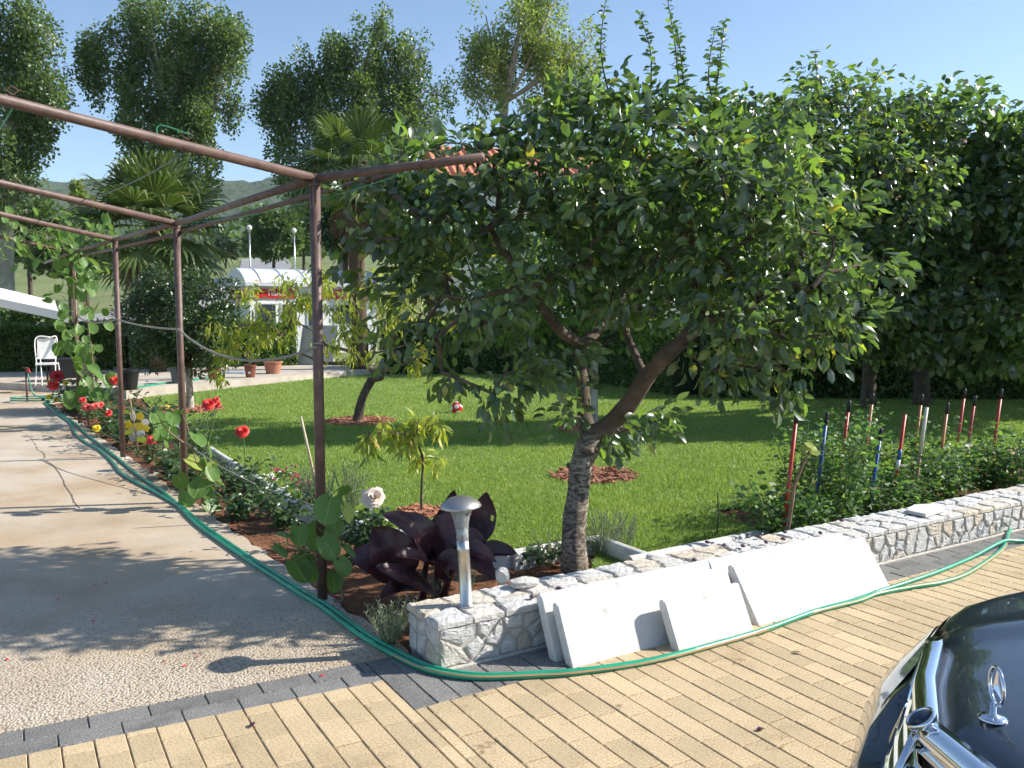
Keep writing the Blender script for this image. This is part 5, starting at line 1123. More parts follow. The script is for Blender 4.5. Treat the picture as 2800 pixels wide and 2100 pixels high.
# the tall vine that has climbed the far posts and spread over the rafters
px_scale[0] = 1.0; zf = lambda x, y, Y: AT(x, y, Y); vb = V((-5.50, 11.1, 0)); Lv = []
for k in range(95): Lv.append((random.gauss(212, 38), random.uniform(640, 1010), random.uniform(9, 15), random.choice(('', '', '', 'e', 'e')), random.uniform(-.35, .25)))
for k in range(26): Lv.append((random.gauss(250, 32), random.uniform(1005, 1120), random.uniform(14, 19), random.choice(('', '', 'e')), random.uniform(-.3, .2)))
for k in range(85): Lv.append((random.uniform(-10, 310), random.uniform(575, 720) + (0 if random.random() < .7 else 40), random.uniform(8, 13), random.choice(('', 'e', 'e', 'e')), random.uniform(-.6, .5)))
vine('tall kiwi vine smothering the far pergola posts and rafter', vb, [[vb, zf(225, 1050, 11.0), zf(205, 900, 11.0), zf(200, 760, 11.0), zf(190, 640, 11.0)], [vb, zf(255, 1020, 10.9), zf(240, 880, 11), zf(228, 760, 11.1), zf(250, 650, 11.1)], [zf(195, 680, 11), zf(120, 640, 10.9), zf(20, 610, 10.8)], [zf(195, 700, 11), zf(270, 640, 11.2), zf(310, 620, 11.3)]], Lv, 10.95, zf)

# ------------------------------------------------------------------ canna with dark leaves
cb = V((-.44, 4.38, 0)); canna = thing('canna_plant', 'dark purple canna with huge broad leaves behind the bollard lamp', 'plant', cb)
def blade(base, mid, tip, w, nrm, curl=.25, fold=.2, name='leaf', m=None, par=canna, org=cb, hole=None):
    sp = spline([V(base), V(mid), V(tip)], 14); n = len(sp); P = []; rows = 9
    for i, p in enumerate(sp):
        s = i / (n - 1); t = (sp[min(i + 1, n - 1)] - sp[max(i - 1, 0)]).normalized(); nn = V(nrm); nn = (nn - t * nn.dot(t)).normalized(); sd = t.cross(nn)
        ww = w * 1.02 * (math.sin(PI * min(1, .05 + s * .95) ** .85) ** .9)
        for j in range(rows):
            u = j / (rows - 1) * 2 - 1; P.append(p - org + sd * (u * ww) + nn * (fold * 1.35 * ww * abs(u) ** 1.1 + curl * ww * .3 * math.sin(3 * s + u * 2) - .05 * w * math.sin(9 * s + u) + .035 * ww * math.sin(26 * s - 7 * abs(u)) + .10 * ww * u * math.sin(5 * s + 1)))
    f = [(i * rows + j, i * rows + j + 1, (i + 1) * rows + j + 1, (i + 1) * rows + j) for i in range(n - 1) for j in range(rows - 1) if not (hole and (i, j) in hole)]
    lf = MB().add(P, f).build(name, m or M['canna'], par, True)
    MB().tube([sp[i] - org for i in range(0, n, 3)], list(np.linspace(.0045, .0015, len(range(0, n, 3)))), 5, False).build('midrib', M['canna_rib'], lf, True)
    return lf
toc = V((0, -1, .35))
blade(z5(890, 640, 4.3), z5(800, 520, 4.22), z5(615, 425, 4.15), .088, V((.2, -.8, .9)), fold=.25)
blade(z5(1070, 640, 4.35), z5(1190, 470, 4.4), z5(1205, 300, 4.38), .085, V((-.5, -1, .1)), fold=.35, hole={(16, 6), (17, 6), (24, 7), (25, 7)})
blade(z5(700, 800, 4.25), z5(650, 640, 4.22), z5(560, 500, 4.2), .125, V((.3, -1, .3)), fold=.3)
blade(z5(905, 860, 4.22), z5(760, 800, 4.05), z5(575, 720, 3.98), .095, V((.1, -.5, 1)), fold=.2)
blade(z5(1080, 720, 4.3), z5(1230, 660, 4.35), z5(1380, 650, 4.4), .055, V((0, -.6, .9)), fold=.7)
blade(z5(930, 690, 4.34), z5(945, 480, 4.4), z5(1020, 290, 4.45), .075, V((.5, -1, .2)), fold=.8)
blade(z5(1060, 640, 4.3), z5(1150, 700, 4.2), z5(1250, 800, 4.12), .06, V((.2, -.5, .9)), fold=.3)
blade(z5(900, 620, 4.3), z5(980, 540, 4.28), z5(1110, 530, 4.3), .10, V((-.1, -.9, .6)), fold=.25)
blade(z5(1040, 700, 4.3), z5(1100, 600, 4.26), z5(1200, 580, 4.24), .085, V((0, -.8, .7)), fold=.3)
blade(z5(760, 760, 4.3), z5(560, 680, 4.25), z5(440, 640, 4.3), .09, V((.2, -.8, .6)), fold=.3)
blade(z5(880, 700, 4.32), z5(820, 560, 4.34), z5(700, 430, 4.4), .07, V((.4, -.9, .5)), fold=.6)
blade(z5(900, 720, 4.28), z5(840, 690, 4.15), z5(690, 660, 4.05), .08, V((.1, -.6, 1)), fold=.45)
blade(z5(1050, 720, 4.25), z5(1120, 640, 4.18), z5(1260, 700, 4.12), .05, V((0, -.7, .9)), fold=.6)
blade(z5(960, 800, 4.2), z5(1000, 700, 4.14), z5(1090, 760, 4.1), .055, V((0, -.8, .7)), fold=.5)
blade(z5(820, 860, 4.25), z5(700, 860, 4.1), z5(600, 900, 4.05), .06, V((0, -.5, 1)), fold=.4)
for a, b, c in (((845, 960), (850, 780), (885, 600)), ((930, 960), (925, 760), (925, 600)), ((960, 950), (1000, 760), (1070, 620))):
    MB().tube([p - cb for p in spline([lift(z5(*a, 4.35), -.01), z5(*b, 4.32), z5(*c, 4.3)], 5)], list(np.linspace(.020, .012, 11)), 8).build('stem', M['canna'], canna, True)

# ------------------------------------------------------------------ roses, bedding flowers, lavender
def bloom_mesh(m, layers=4, openness=1.0):
    mb = MB()
    for l in range(layers):
        n = 5 + l; r = .22 + .26 * l; tilt = (.25 + .32 * l) * openness
        for k in range(n):
            a = 2 * PI * k / n + l * .6; d = V((math.cos(a), math.sin(a), 0)); s = V((-d.y, d.x, 0)); w = .30 + .05 * l
            b0 = d * .05; m1 = d * (r * .6) + V((0, 0, .36 - .12 * l * tilt)); t1 = d * r * (1 + .2 * math.sin(k)) + V((0, 0, .52 - .2 * l * tilt))
            mb.add([b0 - s * .06, b0 + s * .06, m1 - s * w, m1 + d * .06, m1 + s * w, t1 - s * w * .7, t1 + d * .07 + V((0, 0, -.03)), t1 + s * w * .7], [(0, 3, 2), (0, 1, 3), (1, 4, 3), (2, 3, 6, 5), (3, 4, 7, 6)])
    me = mb.mesh('bloom', True); me.materials.append(m); return me
BL = {k: bloom_mesh(M[k]) for k in ('red_petal', 'dkred_petal', 'pink_petal', 'pale_petal', 'yellow_petal')}
def bush(label, x, y, h, rad, n_st, nleaf, blooms=(), lm='rose_leaf', ln=(.03, .055), name='rose_bush', cat='rose bush', group='roses in the long flower bed', stem='stem_green'):
    b = V((x, y, 0)); t = thing(name, label, cat, b, 0, group); tips = []
    for k in range(n_st):
        a = k * 2.4 + random.random(); r = rad * random.uniform(.35, .95); tp = V((r * math.cos(a), r * math.sin(a), h * random.uniform(.55, 1.0))); tips.append([V((0, 0, -.01)), V((r * .4 * math.cos(a), r * .4 * math.sin(a), tp.z * .5)), tp])
    for bx, by, Y, s, kind in blooms:
        c = AT(bx, by, Y) - b; tips.append([V((0, 0, -.01)), V((c.x * .5, c.y * .5, c.z * .5)), c + V((0, 0, -.01))])
        o = obj('bloom', BL[kind], None, t); o.location = c; o.scale = (s, s, s); to = (V((0, 0, EYE)) - (c + b)).normalized() + V((.15, 0, .5)); o.rotation_euler = to.to_track_quat('Z', 'Y').to_euler()
    Ps, Ds = [], []
    for tp in tips:
        sp = spline(tp, 5); MB().tube(sp, list(np.linspace(.006, .003, len(sp))), 5, False).build('stem', M[stem], t, True)
        for q in range(nleaf):
            p = sp[random.randrange(2, len(sp))]; a = random.uniform(0, 6.28); Ps.append(np.array(p) + rng.normal(0, rad * .22, 3) * np.array([1, 1, .7])); Ds.append(np.array([math.cos(a), math.sin(a), random.uniform(-.3, .5)]))
    Ps = np.array(Ps); Ps[:, 2] = np.maximum(Ps[:, 2], .015); n = len(Ps); L_ = rng.uniform(*ln, n)
    tag(leaf_mesh('leaves', Ps, np.array(Ds), nrmz(rng.normal(0, .45, (n, 3)) + np.array([0, 0, .8])), L_, L_ * .62, T_OVAL, M[lm], t), kind='stuff'); return t
bp = lambda t, o: pedge(t, o)
q = bp(1.75, .26); bush('small rose seedling in bare soil between the first two posts', q.x, q.y, .24, .10, 5, 14)
q = bp(4.1, .16); bush('low dark leafy bush spilling onto the path before the second post', q.x, q.y, .26, .26, 12, 26, ln=(.04, .065))
q = bp(4.9, .22); bush('low leafy bush with one big red rose between second and third post', q.x, q.y, .34, .24, 10, 24, [(420, 1203, 7.9, .052, 'red_petal')])
bush('tall rose carrying a cluster of three red blooms by the lawn', -2.93, 8.05, .30, .10, 3, 12, [(573, 1105, 8.0, .058, 'red_petal'), (592, 1093, 8.05, .03, 'red_petal'), (596, 1106, 8.05, .03, 'red_petal')])
bush('slender rose with a single round red bloom above the kerb', -2.25, 7.2, .22, .10, 3, 10, [(665, 1180, 7.1, .054, 'red_petal')])
bush('rose with one large pale pink bloom beside the canna', -.83, 5.05, .30, .16, 6, 20, [(1024, 1360, 5.0, .066, 'pale_petal'), (872, 1297, 5.3, .02, 'yellow_petal')])
q = bp(6.6, .35); bush('greyish leafy rose bush behind the third post', q.x, q.y, .48, .34, 12, 30, [(458, 1112, 9.0, .02, 'yellow_petal')], ln=(.05, .08))
q = bp(7.7, .2); bush('bush with coral red roses between third and fourth post', q.x, q.y, .40, .30, 10, 26, [(238, 1113, 9.9, .05, 'pink_petal'), (260, 1112, 9.9, .05, 'pink_petal'), (275, 1108, 10, .045, 'pink_petal'), (297, 1129, 9.4, .04, 'red_petal'), (227, 1094, 10.2, .04, 'red_petal')], ln=(.045, .07))
q = bp(8.7, .45); bush('rose bush with an orange red bloom level with the black bucket', q.x, q.y, .55, .26, 8, 22, [(315, 1040, 10.7, .055, 'red_petal'), (338, 1119, 9.8, .03, 'pink_petal')])
q = bp(10.9, .25); bush('bush with yellow flowers and two dark red roses at the far bed end', q.x, q.y, .62, .42, 14, 30, [(158, 1028, 12.4, .09, 'dkred_petal'), (148, 1053, 12.3, .075, 'red_petal'), (137, 1043, 12.4, .03, 'yellow_petal'), (180, 1047, 12.4, .035, 'yellow_petal'), (135, 1085, 12.3, .04, 'yellow_petal'), (155, 1090, 12.3, .035, 'yellow_petal')], ln=(.05, .08))
q = bp(9.8, .2); bush('plain green bush at the foot of the fourth post', q.x, q.y, .40, .28, 10, 26, ln=(.045, .07))
q = bp(5.6, .12); bush('small bush with a yellow flower at the path edge by the third post', q.x, q.y, .22, .16, 6, 18, [(265, 1171, 9.0, .04, 'yellow_petal')])
q = bp(6.1, .6); bush('leafy bush beside the lawn kerb near the third post', q.x, q.y, .36, .28, 10, 24, ln=(.045, .07))
q = bp(3.2, .45); bush('small mixed seedlings beside the kerb at the second post', q.x, q.y, .18, .22, 8, 16)
for i, (t_, o_, h_, r_, lab) in enumerate(((1.35, .42, .30, .20, 'leafy seedling clump right behind the nearest kiwi vine'), (2.35, .30, .26, .20, 'small dark seedlings in the bed between the first two posts'), (2.8, .14, .20, .20, 'low trailing leaves at the path edge before the second vine'), (3.7, .36, .30, .26, 'dark leafy clump at the foot of the second post'), (4.6, .10, .24, .22, 'low leaves spilling over the path edge past the second post'), (5.2, .40, .34, .26, 'leafy clump between the wind spinner and the kerb'), (7.0, .12, .30, .26, 'bushy green clump at the path edge past the third post'), (8.2, .38, .42, .30, 'thick green clump halfway to the fourth post'), (10.3, .42, .48, .34, 'thick leafy clump near the far end of the bed'))):
    q = bp(t_, o_); bush(lab, q.x, q.y, h_, r_, 10, 26, (), ln=(.04, .07), name='leafy_plant', cat='plant', group='leafy plants filling the flower bed')
# low bedding plants with small flowers
def bedding(label, x, y, rad, m, n, lm='rose_leaf', group='bedding flowers along the kerb', nf=None):
    t = thing('bedding_plant', label, 'flowers', (x, y, 0), 0, group); P = np.stack([rng.normal(0, rad * .5, n * 3), rng.normal(0, rad * .5, n * 3), rng.uniform(.03, .11, n * 3)], 1); L_ = rng.uniform(.025, .04, n * 3)
    tag(leaf_mesh('leaves', P, nrmz(rng.normal(0, 1, (n * 3, 3))), nrmz(rng.normal(0, .5, (n * 3, 3)) + [0, 0, .8]), L_, L_ * .7, T_OVAL, M[lm], t), kind='stuff'); mb = MB()
    for k in range(n if nf is None else nf): ellipsoid(mb, (random.gauss(0, rad * .5), random.gauss(0, rad * .5), random.uniform(.09, .14)), (.011, .011, .008), 6, 4)
    tag(mb.build('flower_heads', m, t, True), kind='stuff')
for (x, y), m_, lab in (((635, 1060), 'magenta_petal', 'magenta begonias in the shade of the kerb, nearer the house'), ((612, 1040), 'magenta_petal', 'deep pink begonias below the single red rose'), ((660, 1075), 'magenta_petal', 'dark red begonias just behind the rose seedling'), ((605, 1090), 'white_petal', 'white alyssum tuft behind the rose seedling'), ((585, 1055), 'white_petal', 'pale silver bedding plant under the kerb'), ((690, 1105), 'magenta_petal', 'red flowered seedling beside the nearest post'), ((1750, 1085), 'pink_petal', 'small orange red marigolds below the tomatoes'), ((1690, 1100), 'pink_petal', 'marigold tuft by the pruned sapling'), ((1830, 1060), 'pink_petal', 'marigold tuft in the middle of the tomato bed')):
    q = D(x, y); bedding(lab, q.x, q.y, .10, M[m_], 14)
for (x, y), lab in (((1190, 1215), 'low green ground cover left of the plum trunk'), ((1150, 1225), 'low green ground cover between canna and wall'), ((1235, 1205), 'low green ground cover at the foot of the plum trunk')):
    q = D(x, y); bedding(lab, q.x, q.y, .13, M['yellow_petal'], 30, nf=1)
def lavender(label, x, y, h, n, spread):
    t = thing('lavender_clump', label, 'lavender', (x, y, -.005), 0, 'grey lavender clumps'); Ps, Ds, Ls = [], [], []; mb = MB()
    for k in range(n):
        a = random.uniform(0, 6.28); r = spread * random.random() ** .6; hh = h * random.uniform(.55, 1.05); tp = V((r * 1.3 * math.cos(a), r * 1.3 * math.sin(a), hh)); b0 = V((r * .35 * math.cos(a), r * .35 * math.sin(a), 0))
        sp = spline([b0, b0.lerp(tp, .5) + V((0, 0, .02)), tp], 5); mb.tube(sp, .0016, 3, False)
        for i in range(26):
            p = b0.lerp(tp, .15 + .85 * i / 26); an = i * 2.4; Ps.append(np.array(p)); Ds.append(np.array([math.cos(an) * .6, math.sin(an) * .6, .9])); Ls.append(random.uniform(.016, .028))
    tag(mb.build('stems', M['lavender_leaf'], t), kind='stuff'); Ls = np.array(Ls)
    tag(leaf_mesh('leaves', np.array(Ps), np.array(Ds), nrmz(rng.normal(0, 1, (len(Ps), 3))), Ls, Ls * .2, T_QUAD, M['lavender_leaf'], t), kind='stuff')
for (x, y), h, n, s, lab in (((845, 1388), .18, 44, .11, 'pale lavender clump against the end of the wall'), ((705, 1110), .36, 34, .14, 'wispy lavender right behind the nearest post'), ((755, 1100), .38, 34, .15, 'wispy lavender beside the pale pink rose'), ((660, 1095), .33, 26, .12, 'wispy lavender left of the nearest post'), ((1180, 1225), .20, 16, .10, 'lavender clump left of the plum trunk'), ((1240, 1222), .20, 12, .08, 'lavender clump right at the foot of the plum trunk'), ((1300, 1200), .28, 38, .15, 'tall lavender clump right of the plum trunk'), ((1345, 1190), .24, 18, .12, 'lavender clump beside the kerb corner'), ((935, 1288), .14, 12, .08, 'small lavender behind the bollard lamp'), ((1010, 1285), .12, 9, .07, 'tiny lavender right behind the bollard lamp'), ((1740, 1100), .20, 12, .1, 'thin lavender tuft below the tomatoes')):
    q = D(x, y); lavender(lab, q.x, q.y, h, n, s)

# ------------------------------------------------------------------ tomato bed with stakes
def behind(xD, p):
    k = (xD - 1106) / 1860.0; y = (3.0365 - p) / (.850 - .527 * k); return V((k * y, y, 0))
TP = [(1680, -.62), (1735, -.95), (1760, -.55), (1800, -1.05), (1830, -.6), (1870, -1.0), (1905, -.6), (1940, -1.1), (1975, -.62), (2020, -1.0), (2060, -.65), (2105, -1.05), (2150, -.7), (2195, -.6), (2240, -.9)]
for i, (x, p_) in enumerate(TP):
    b = behind(x, p_); h = (.56 if x < 2050 else .42) * random.uniform(.62, 1.32); nth = ('first', 'second', 'third', 'fourth', 'fifth', 'sixth', 'seventh', 'eighth', 'ninth', 'tenth', 'eleventh', 'twelfth', 'thirteenth', 'fourteenth', 'fifteenth')[i]
    bush('bushy tomato plant in the staked bed, %s from the left' % nth, b.x, b.y, h, .26, 13, 46, (), 'tomato_leaf', (.028, .062), 'tomato_plant', 'tomato plant', 'tomato plants in the staked bed')
SK = [(1722, 885, -.55, 'red', 1), (1787, 890, -.75, 'blue', 1), (1835, 865, -1.0, 'red', 1), (1886, 850, -1.25, 'orange', 1), (1904, 925, -.6, 'blue', 1), (1955, 895, -.65, 'red', 0), (1992, 852, -1.15, 'orange', 1), (2002, 880, -.7, 'white', 0), (2048, 870, -.8, 'orange', 1), (2085, 840, -1.35, 'red', 1), (2107, 855, -1.05, 'red', 1), (2164, 840, -.95, 'red', 1)]
SL = ['red pole with black grip at the left end of the tomato stakes', 'tall blue pole with black grip, second tomato stake from the left', 'red pole with black grip just right of the tall blue stake', 'varnished orange pole with black grip, fourth stake from the left', 'short blue pole standing near the front of the tomatoes', 'bare topped red pole with a blue and white label', 'brown varnished pole just behind the white topped pole', 'white topped wooden pole without a grip among the tomatoes', 'orange varnished pole right of the white topped one', 'dark red pole, third tomato stake from the right', 'dark red leaning pole, second tomato stake from the right', 'tall red pole at the right end of the tomato stakes']
for (x, y, p_, c_, cap), lab in zip(SK, SL):
    top_b = behind(x, p_); tp = DY(x, y, top_b.y); h = tp.z; t = thing('garden_stake', lab, 'stake', (tp.x - .075, top_b.y, 0), 0, 'broom handles used as tomato stakes')
    top = V((.075, 0, h)); cut = top * ((h - .085) / h)
    if c_ == 'white': MB().tube([V((0, 0, -.02)), top * .55], .0125, 9).build('lower_pole', M['wood'], t, True); MB().tube([top * .55, top], .0128, 9).build('pole', M['stake_white'], t, True)
    else: MB().tube([V((0, 0, -.02)), cut if cap else top], .0122, 9).build('pole', M['stake_' + c_], t, True)
    if cap: MB().tube([cut, top * ((h - .008) / h), top], [.0137, .0137, .009], 9).build('grip', M['black'], t, True)
    if 'label' in lab: MB().tube([top * .56, top * .66], .0129, 9).build('sticker', M['stake_blue'], t, True); MB().tube([top * .46, top * .56], .0129, 9).build('sticker', M['white_plastic'], t, True)
sb = behind(1703, -.42); t = thing('pruned_sapling', 'bare pruned sapling with a few yellow green top leaves by the tomatoes', 'sapling', sb)
dq = lambda x, y: DY(x, y, sb.y) - sb
MB().tube(spline([V((0, 0, -.02)), dq(1710, 1090), dq(1716, 1050), dq(1730, 1015), dq(1748, 975)], 5), list(np.linspace(.015, .008, 21)), 8).build('trunk', M['vine_stem'], t, True)
MB().tube([dq(1716, 1052), dq(1706, 1040), dq(1703, 1028)], [.012, .008, .007], 6).build('cut_branch', M['vine_stem'], t, True)
for dx, dy in ((-12, -2), (8, -4), (14, 6), (-4, 8), (2, -10)): put_leaf(t, dq(1748 + dx, 972 + dy) + sb, .05, V((random.uniform(-.4, .4), -.6, .8)), V((dx, 0, -8)), True)
q = D(2190, 985); o = MB().box((0, 0, .03), (.5, .35, .04)).build('board', M['wood']); o.location = (q.x, q.y, 0); o.rotation_euler = (0, 0, .5); tag(o, 'flat wooden board lying past the last tomato stake', 'board')

# ------------------------------------------------------------------ terrace: pots, buckets, wheelbarrow, chair, parasol
ZT = .13
def pot(name, label, x, y, r, h, m, rim=True, cat='pot', bowl=False):
    p = D(x, y, ZT); t = thing(name, label, cat, (p.x, p.y, ZT), 0, 'pots and buckets on the terrace')
    pr = [(r * .68, 0), (r * .72, .004)] + ([(r * .84, h * .5)] if not bowl else [(r * .86, h * .45)]) + [(r * .95, h * .84), (r * .95, h * .85)] + ([(r * 1.05, h * .86), (r * 1.06, h * .98)] if rim else []) + [(r, h), (r * .9, h), (r * .86, h * .85)]
    MB().lathe(pr, 26, (0, 0, 0), None, True, False).build('pot', m, t, False); MB().lathe([(r * .86, h * .86), (.01, h * .88)], 20, (0, 0, 0)).build('soil', M['soil'], t); return t
t = pot('bucket', 'black rubber bucket with lug handles left of the shrub tree', 278, 842, .19, .36, M['black'], cat='bucket')
for s_ in (-1, 1): MB().tube([V((s_ * .19, -.05, .33)), V((s_ * .23, -.03, .38)), V((s_ * .23, .03, .38)), V((s_ * .19, .05, .33))], .012, 6).build('handle', M['black'], t)
t = pot('bucket', 'dark grey bucket half hidden by the second post', 386, 828, .16, .33, mat('grey_plastic', (.08, .09, .09), .5), cat='bucket')
def potted(t, h, n, lm, T, ln, wr, droop, rad=.16):
    for k in range(4):
        a = k * 1.6; MB().tube([V((0, 0, h[0])), V((.05 * math.cos(a), .05 * math.sin(a), (h[0] + h[1]) / 2)), V((.14 * math.cos(a), .14 * math.sin(a), h[1]))], [.008, .006, .003], 5, False).build('stem', M['bark'], t)
    cl = np.stack([rng.normal(0, rad * .6, 16), rng.normal(0, rad * .6, 16), rng.uniform(h[0] + .1, h[1] + .1, 16)], 1); Pp, Dr, Nm, L_, W_ = cluster_leaves(cl, np.zeros_like(cl), n, rad * .6, ln, wr, droop, .5, 1.0)
    tag(leaf_mesh('leaves', Pp, Dr, Nm, L_, W_, T, lm, t), kind='stuff')
t = pot('plant_pot', 'brown pot holding a drooping young peach tree', 463, 819, .15, .27, M['brown_pot']); potted(t, (.25, 1.0), 16, M['peach_leaf'], T_NARROW, (.10, .15), (.2, .27), 1.0, .24)
t = pot('plant_pot', 'brown pot with a white sticker and a sparse seedling', 541, 815, .125, .26, M['brown_pot']); potted(t, (.25, .5), 3, M['lavender_leaf'], T_OVAL, (.03, .05), (.5, .6), .1, .16); MB().box((.01, -.112, .10), (.04, .012, .045)).build('sticker', M['white_plastic'], t)
t = pot('flower_bowl', 'wide terracotta bowl with a small plant on the terrace edge', 590, 807, .20, .27, M['terracotta'], bowl=True); potted(t, (.24, .24), 3, M['bright_leaf'], T_OVAL, (.04, .07), (.5, .6), .0, .08)
q = D(505, 806, ZT); o = MB().box((0, 0, .01), (.55, .4, .012)).build('plastic_lid', mat('blue_grey_plastic', (.30, .40, .55), .4)); o.location = (q.x, q.y, ZT); tag(o, 'flat pale blue lid lying on the terrace beside the potted peach', 'lid')
q = D(612, 786, ZT); wb = thing('wheelbarrow', 'dark green wheelbarrow tipped upright on the terrace', 'wheelbarrow', (q.x, q.y, ZT), R(-12))
mb = MB(); rings = []
for d_, sx, z0, z1 in ((0, .24, .02, .72), (-.12, .30, -.0, .80), (-.26, .33, .0, .86)): rings.append([V((-sx, d_, max(z0, .0))), V((sx, d_, max(z0, 0))), V((sx, d_, z1)), V((-sx, d_, z1))])
mb.loft(rings, True, False); mb.add(rings[0], [(0, 1, 2, 3)]); tr_ = mb.build('tray', M['barrow_green'], wb)
MB().tube([rings[2][0], rings[2][1], rings[2][2], rings[2][3], rings[2][0]], .012, 6).build('tray_rim', M['barrow_green'], tr_)
whl = V((-.36, .05, .19)); MB().lathe([(.13, -.045), (.18, -.04), (.195, -.02), (.195, .02), (.18, .04), (.13, .045)], 22, whl, Matrix.Rotation(R(90), 3, 'X') @ Matrix.Rotation(R(25), 3, 'Y')).build('wheel', M['rubber'], wb, True)
for s_ in (-.22, .22): MB().tube([V((s_ - .1, .08, .15)), V((s_, .03, .7)), V((s_ + .14, .12, 1.05)), V((s_ + .22, .1, 1.28))], .016, 7).build('handle', M['black'], wb, True)
mb = MB(); 
q = V((-5.0, 22.2, ZT)); o = MB().box((0, 0, .5), (1.0, .04, 1.05), Matrix.Rotation(R(-18), 3, 'X')).build('grey_panel', M['rough_conc']); o.location = q; o.rotation_euler = (0, 0, R(-15)); tag(o, 'grey board leaning behind the upright wheelbarrow', 'board')
q = D(88, 832, ZT); ch = thing('garden_chair', 'white tubular garden chair in front of the far left hedge', 'chair', (q.x + .05, q.y, ZT), R(20)); ch.scale = (.55, .7, .9)
for pts in ([V((-.2, -.2, 0)), V((-.16, -.1, .42)), V((-.2, .12, .95)), V((.25, .12, .97))], [V((.02, -.28, 0)), V((-.02, -.2, .55)), V((-.08, -.05, .62)), V((-.18, .05, .55))]): MB().tube(spline(pts, 5), .018, 8).build('frame_tube', M['white_plastic'], ch, True)
for pts in ([V((.42, -.2, 0)), V((.40, -.1, .42)), V((.44, .12, .95)), V((.25, .12, .97))], [V((.5, .2, 0)), V((.45, .12, .45))]): MB().tube(spline(pts, 5), .018, 8).build('frame_tube', M['white_plastic'], ch, True)
MB().box((.12, -.02, .44), (.56, .5, .035)).build('seat', M['white_plastic'], ch); MB().box((.12, .13, .74), (.56, .03, .42), Matrix.Rotation(R(-10), 3, 'X')).build('backrest', M['white_plastic'], ch)
q = D(133, 826, ZT); bx_ = thing('garden_table', 'low dark table with a crate under it beside the white chair', 'table', (q.x, q.y + .4, ZT)); MB().box((0, 0, .42), (.7, .6, .04)).build('table_top', M['black'], bx_)
for sx in (-.33, .33):
    for sy in (-.28, .28): MB().tube([V((sx, sy, 0)), V((sx, sy, .48))], .02, 6).build('leg', M['black'], bx_)
MB().box((0, 0, .25), (.62, .5, .36)).build('crate', M['black'], bx_)
# big white parasol whose edge slants in from the left
um = thing('garden_parasol', 'big square white parasol slanting in from the left edge', 'parasol', (-10.6, 16.6, 0))
cnr = [DY(-330, 575, 15.2), DY(126, 672, 15.2), DY(118, 650, 17.8), DY(-280, 560, 18.0)]; cn = [p - V((-10.6, 16.6, 0)) for p in cnr]; ctr = sum(cn, V((0, 0, 0))) / 4 + V((0, 0, .12))
cp = MB().add(cn + [ctr] + [p + V((0, 0, -.02)) for p in cn] + [ctr + V((0, 0, -.02))], [(0, 1, 4), (1, 2, 4), (2, 3, 4), (3, 0, 4), (6, 5, 9), (7, 6, 9), (8, 7, 9), (5, 8, 9)]).build('canopy', M['cloth_white'], um)
for i in range(4):
    a, b = cn[i], cn[(i + 1) % 4]; MB().add([a, b, b + V((0, 0, -.15)), a + V((0, 0, -.15)), a + V((.01, .01, 0)), b + V((.01, .01, 0)), b + V((.01, .01, -.15)), a + V((.01, .01, -.15))], [(0, 1, 2, 3), (7, 6, 5, 4), (3, 2, 6, 7)]).build('valance', M['cloth_white'], cp)
MB().tube([V((-1.2, .3, 0)), ctr], .03, 8).build('pole', M['white_plastic'], um, True); MB().lathe([(.35, 0), (.33, .08), (.05, .1)], 20, (-1.2, .3, 0)).build('base', M['rough_conc'], um)

# lawn odds and ends
q = D(987, 893); ba = thing('toy_ball', 'small red and white ball lying on the shaded lawn', 'ball', (q.x, q.y, .085)); mb = MB(); ellipsoid(mb, (0, 0, 0), (.085, .085, .085), 16, 12); mb.build('ball', M['kiosk_red'], ba, True)
for d_ in (V((0, -1, .3)), V((.8, -.3, .4)), V((-.8, -.4, 0)), V((.2, -.6, -.7)), V((0, 0, 1))):
    d_.normalize(); MB().lathe([(.034, .078), (.03, .083), (.001, .086)], 8, (0, 0, 0), d_.to_track_quat('Z', 'Y').to_matrix(), True, True).build('white_patch', M['white_plastic'], ba)
q = D(1107, 912); o = MB().tube([V((.03, 0, 0)), V((-.06, 0, .42))], .010, 6).build('white_peg', M['white_plastic']); o.location = q; tag(o, 'thin white peg stuck in the shaded lawn behind the plum tree', 'peg')
q = D(1548, 1158); o = MB().tube([V((0, 0, 0)), V((.01, 0, .14)), V((0, 0, .29))], [.005, .005, .003], 6).build('thin_cane', M['bark_dark']); o.location = (q.x, q.y, 0); tag(o, 'thin dark cane standing at the lawn edge by the wall', 'cane')
# pinwheel ornament on a stick
sy = 8.25; e0 = G(382, 1248); zp = lambda x, y, dy=0: AT(100 + x * .2411, 1000 + y * .2411, e0.y + dy)
pw = thing('garden_pinwheel', 'yellow and white wind spinner figure on a brown stick by the third post', 'ornament', e0)
MB().tube([V((0, 0, -.02)), zp(1060, 380, -.04) - e0], .008, 7).build('stick', M['vine_stem'], pw, True)
S_ = .2411 * e0.y / F
def disc(name, x, y, rx, ry, m, dy=0, rot=0.0, par=pw, nn=18, th=.004, petal=0.0):
    c = zp(x, y, dy) - e0; P = []
    for k in range(nn):
        a = 2 * PI * k / nn; f_ = 1 + petal * math.cos(a * 5); dx, dz = rx * S_ * math.cos(a) * f_, ry * S_ * math.sin(a) * f_; P.append(c + V((dx * math.cos(rot) - dz * math.sin(rot), 0, dx * math.sin(rot) + dz * math.cos(rot))))
    return MB().add(P + [p + V((0, th, 0)) for p in P], [tuple(range(nn)), tuple(range(2 * nn - 1, nn - 1, -1))] + [(i, nn + i, nn + (i + 1) % nn, (i + 1) % nn) for i in range(nn)]).build(name, m, par)
bd = disc('belly', 1130, 770, 95, 95, M['white_plastic'], 0, 0)
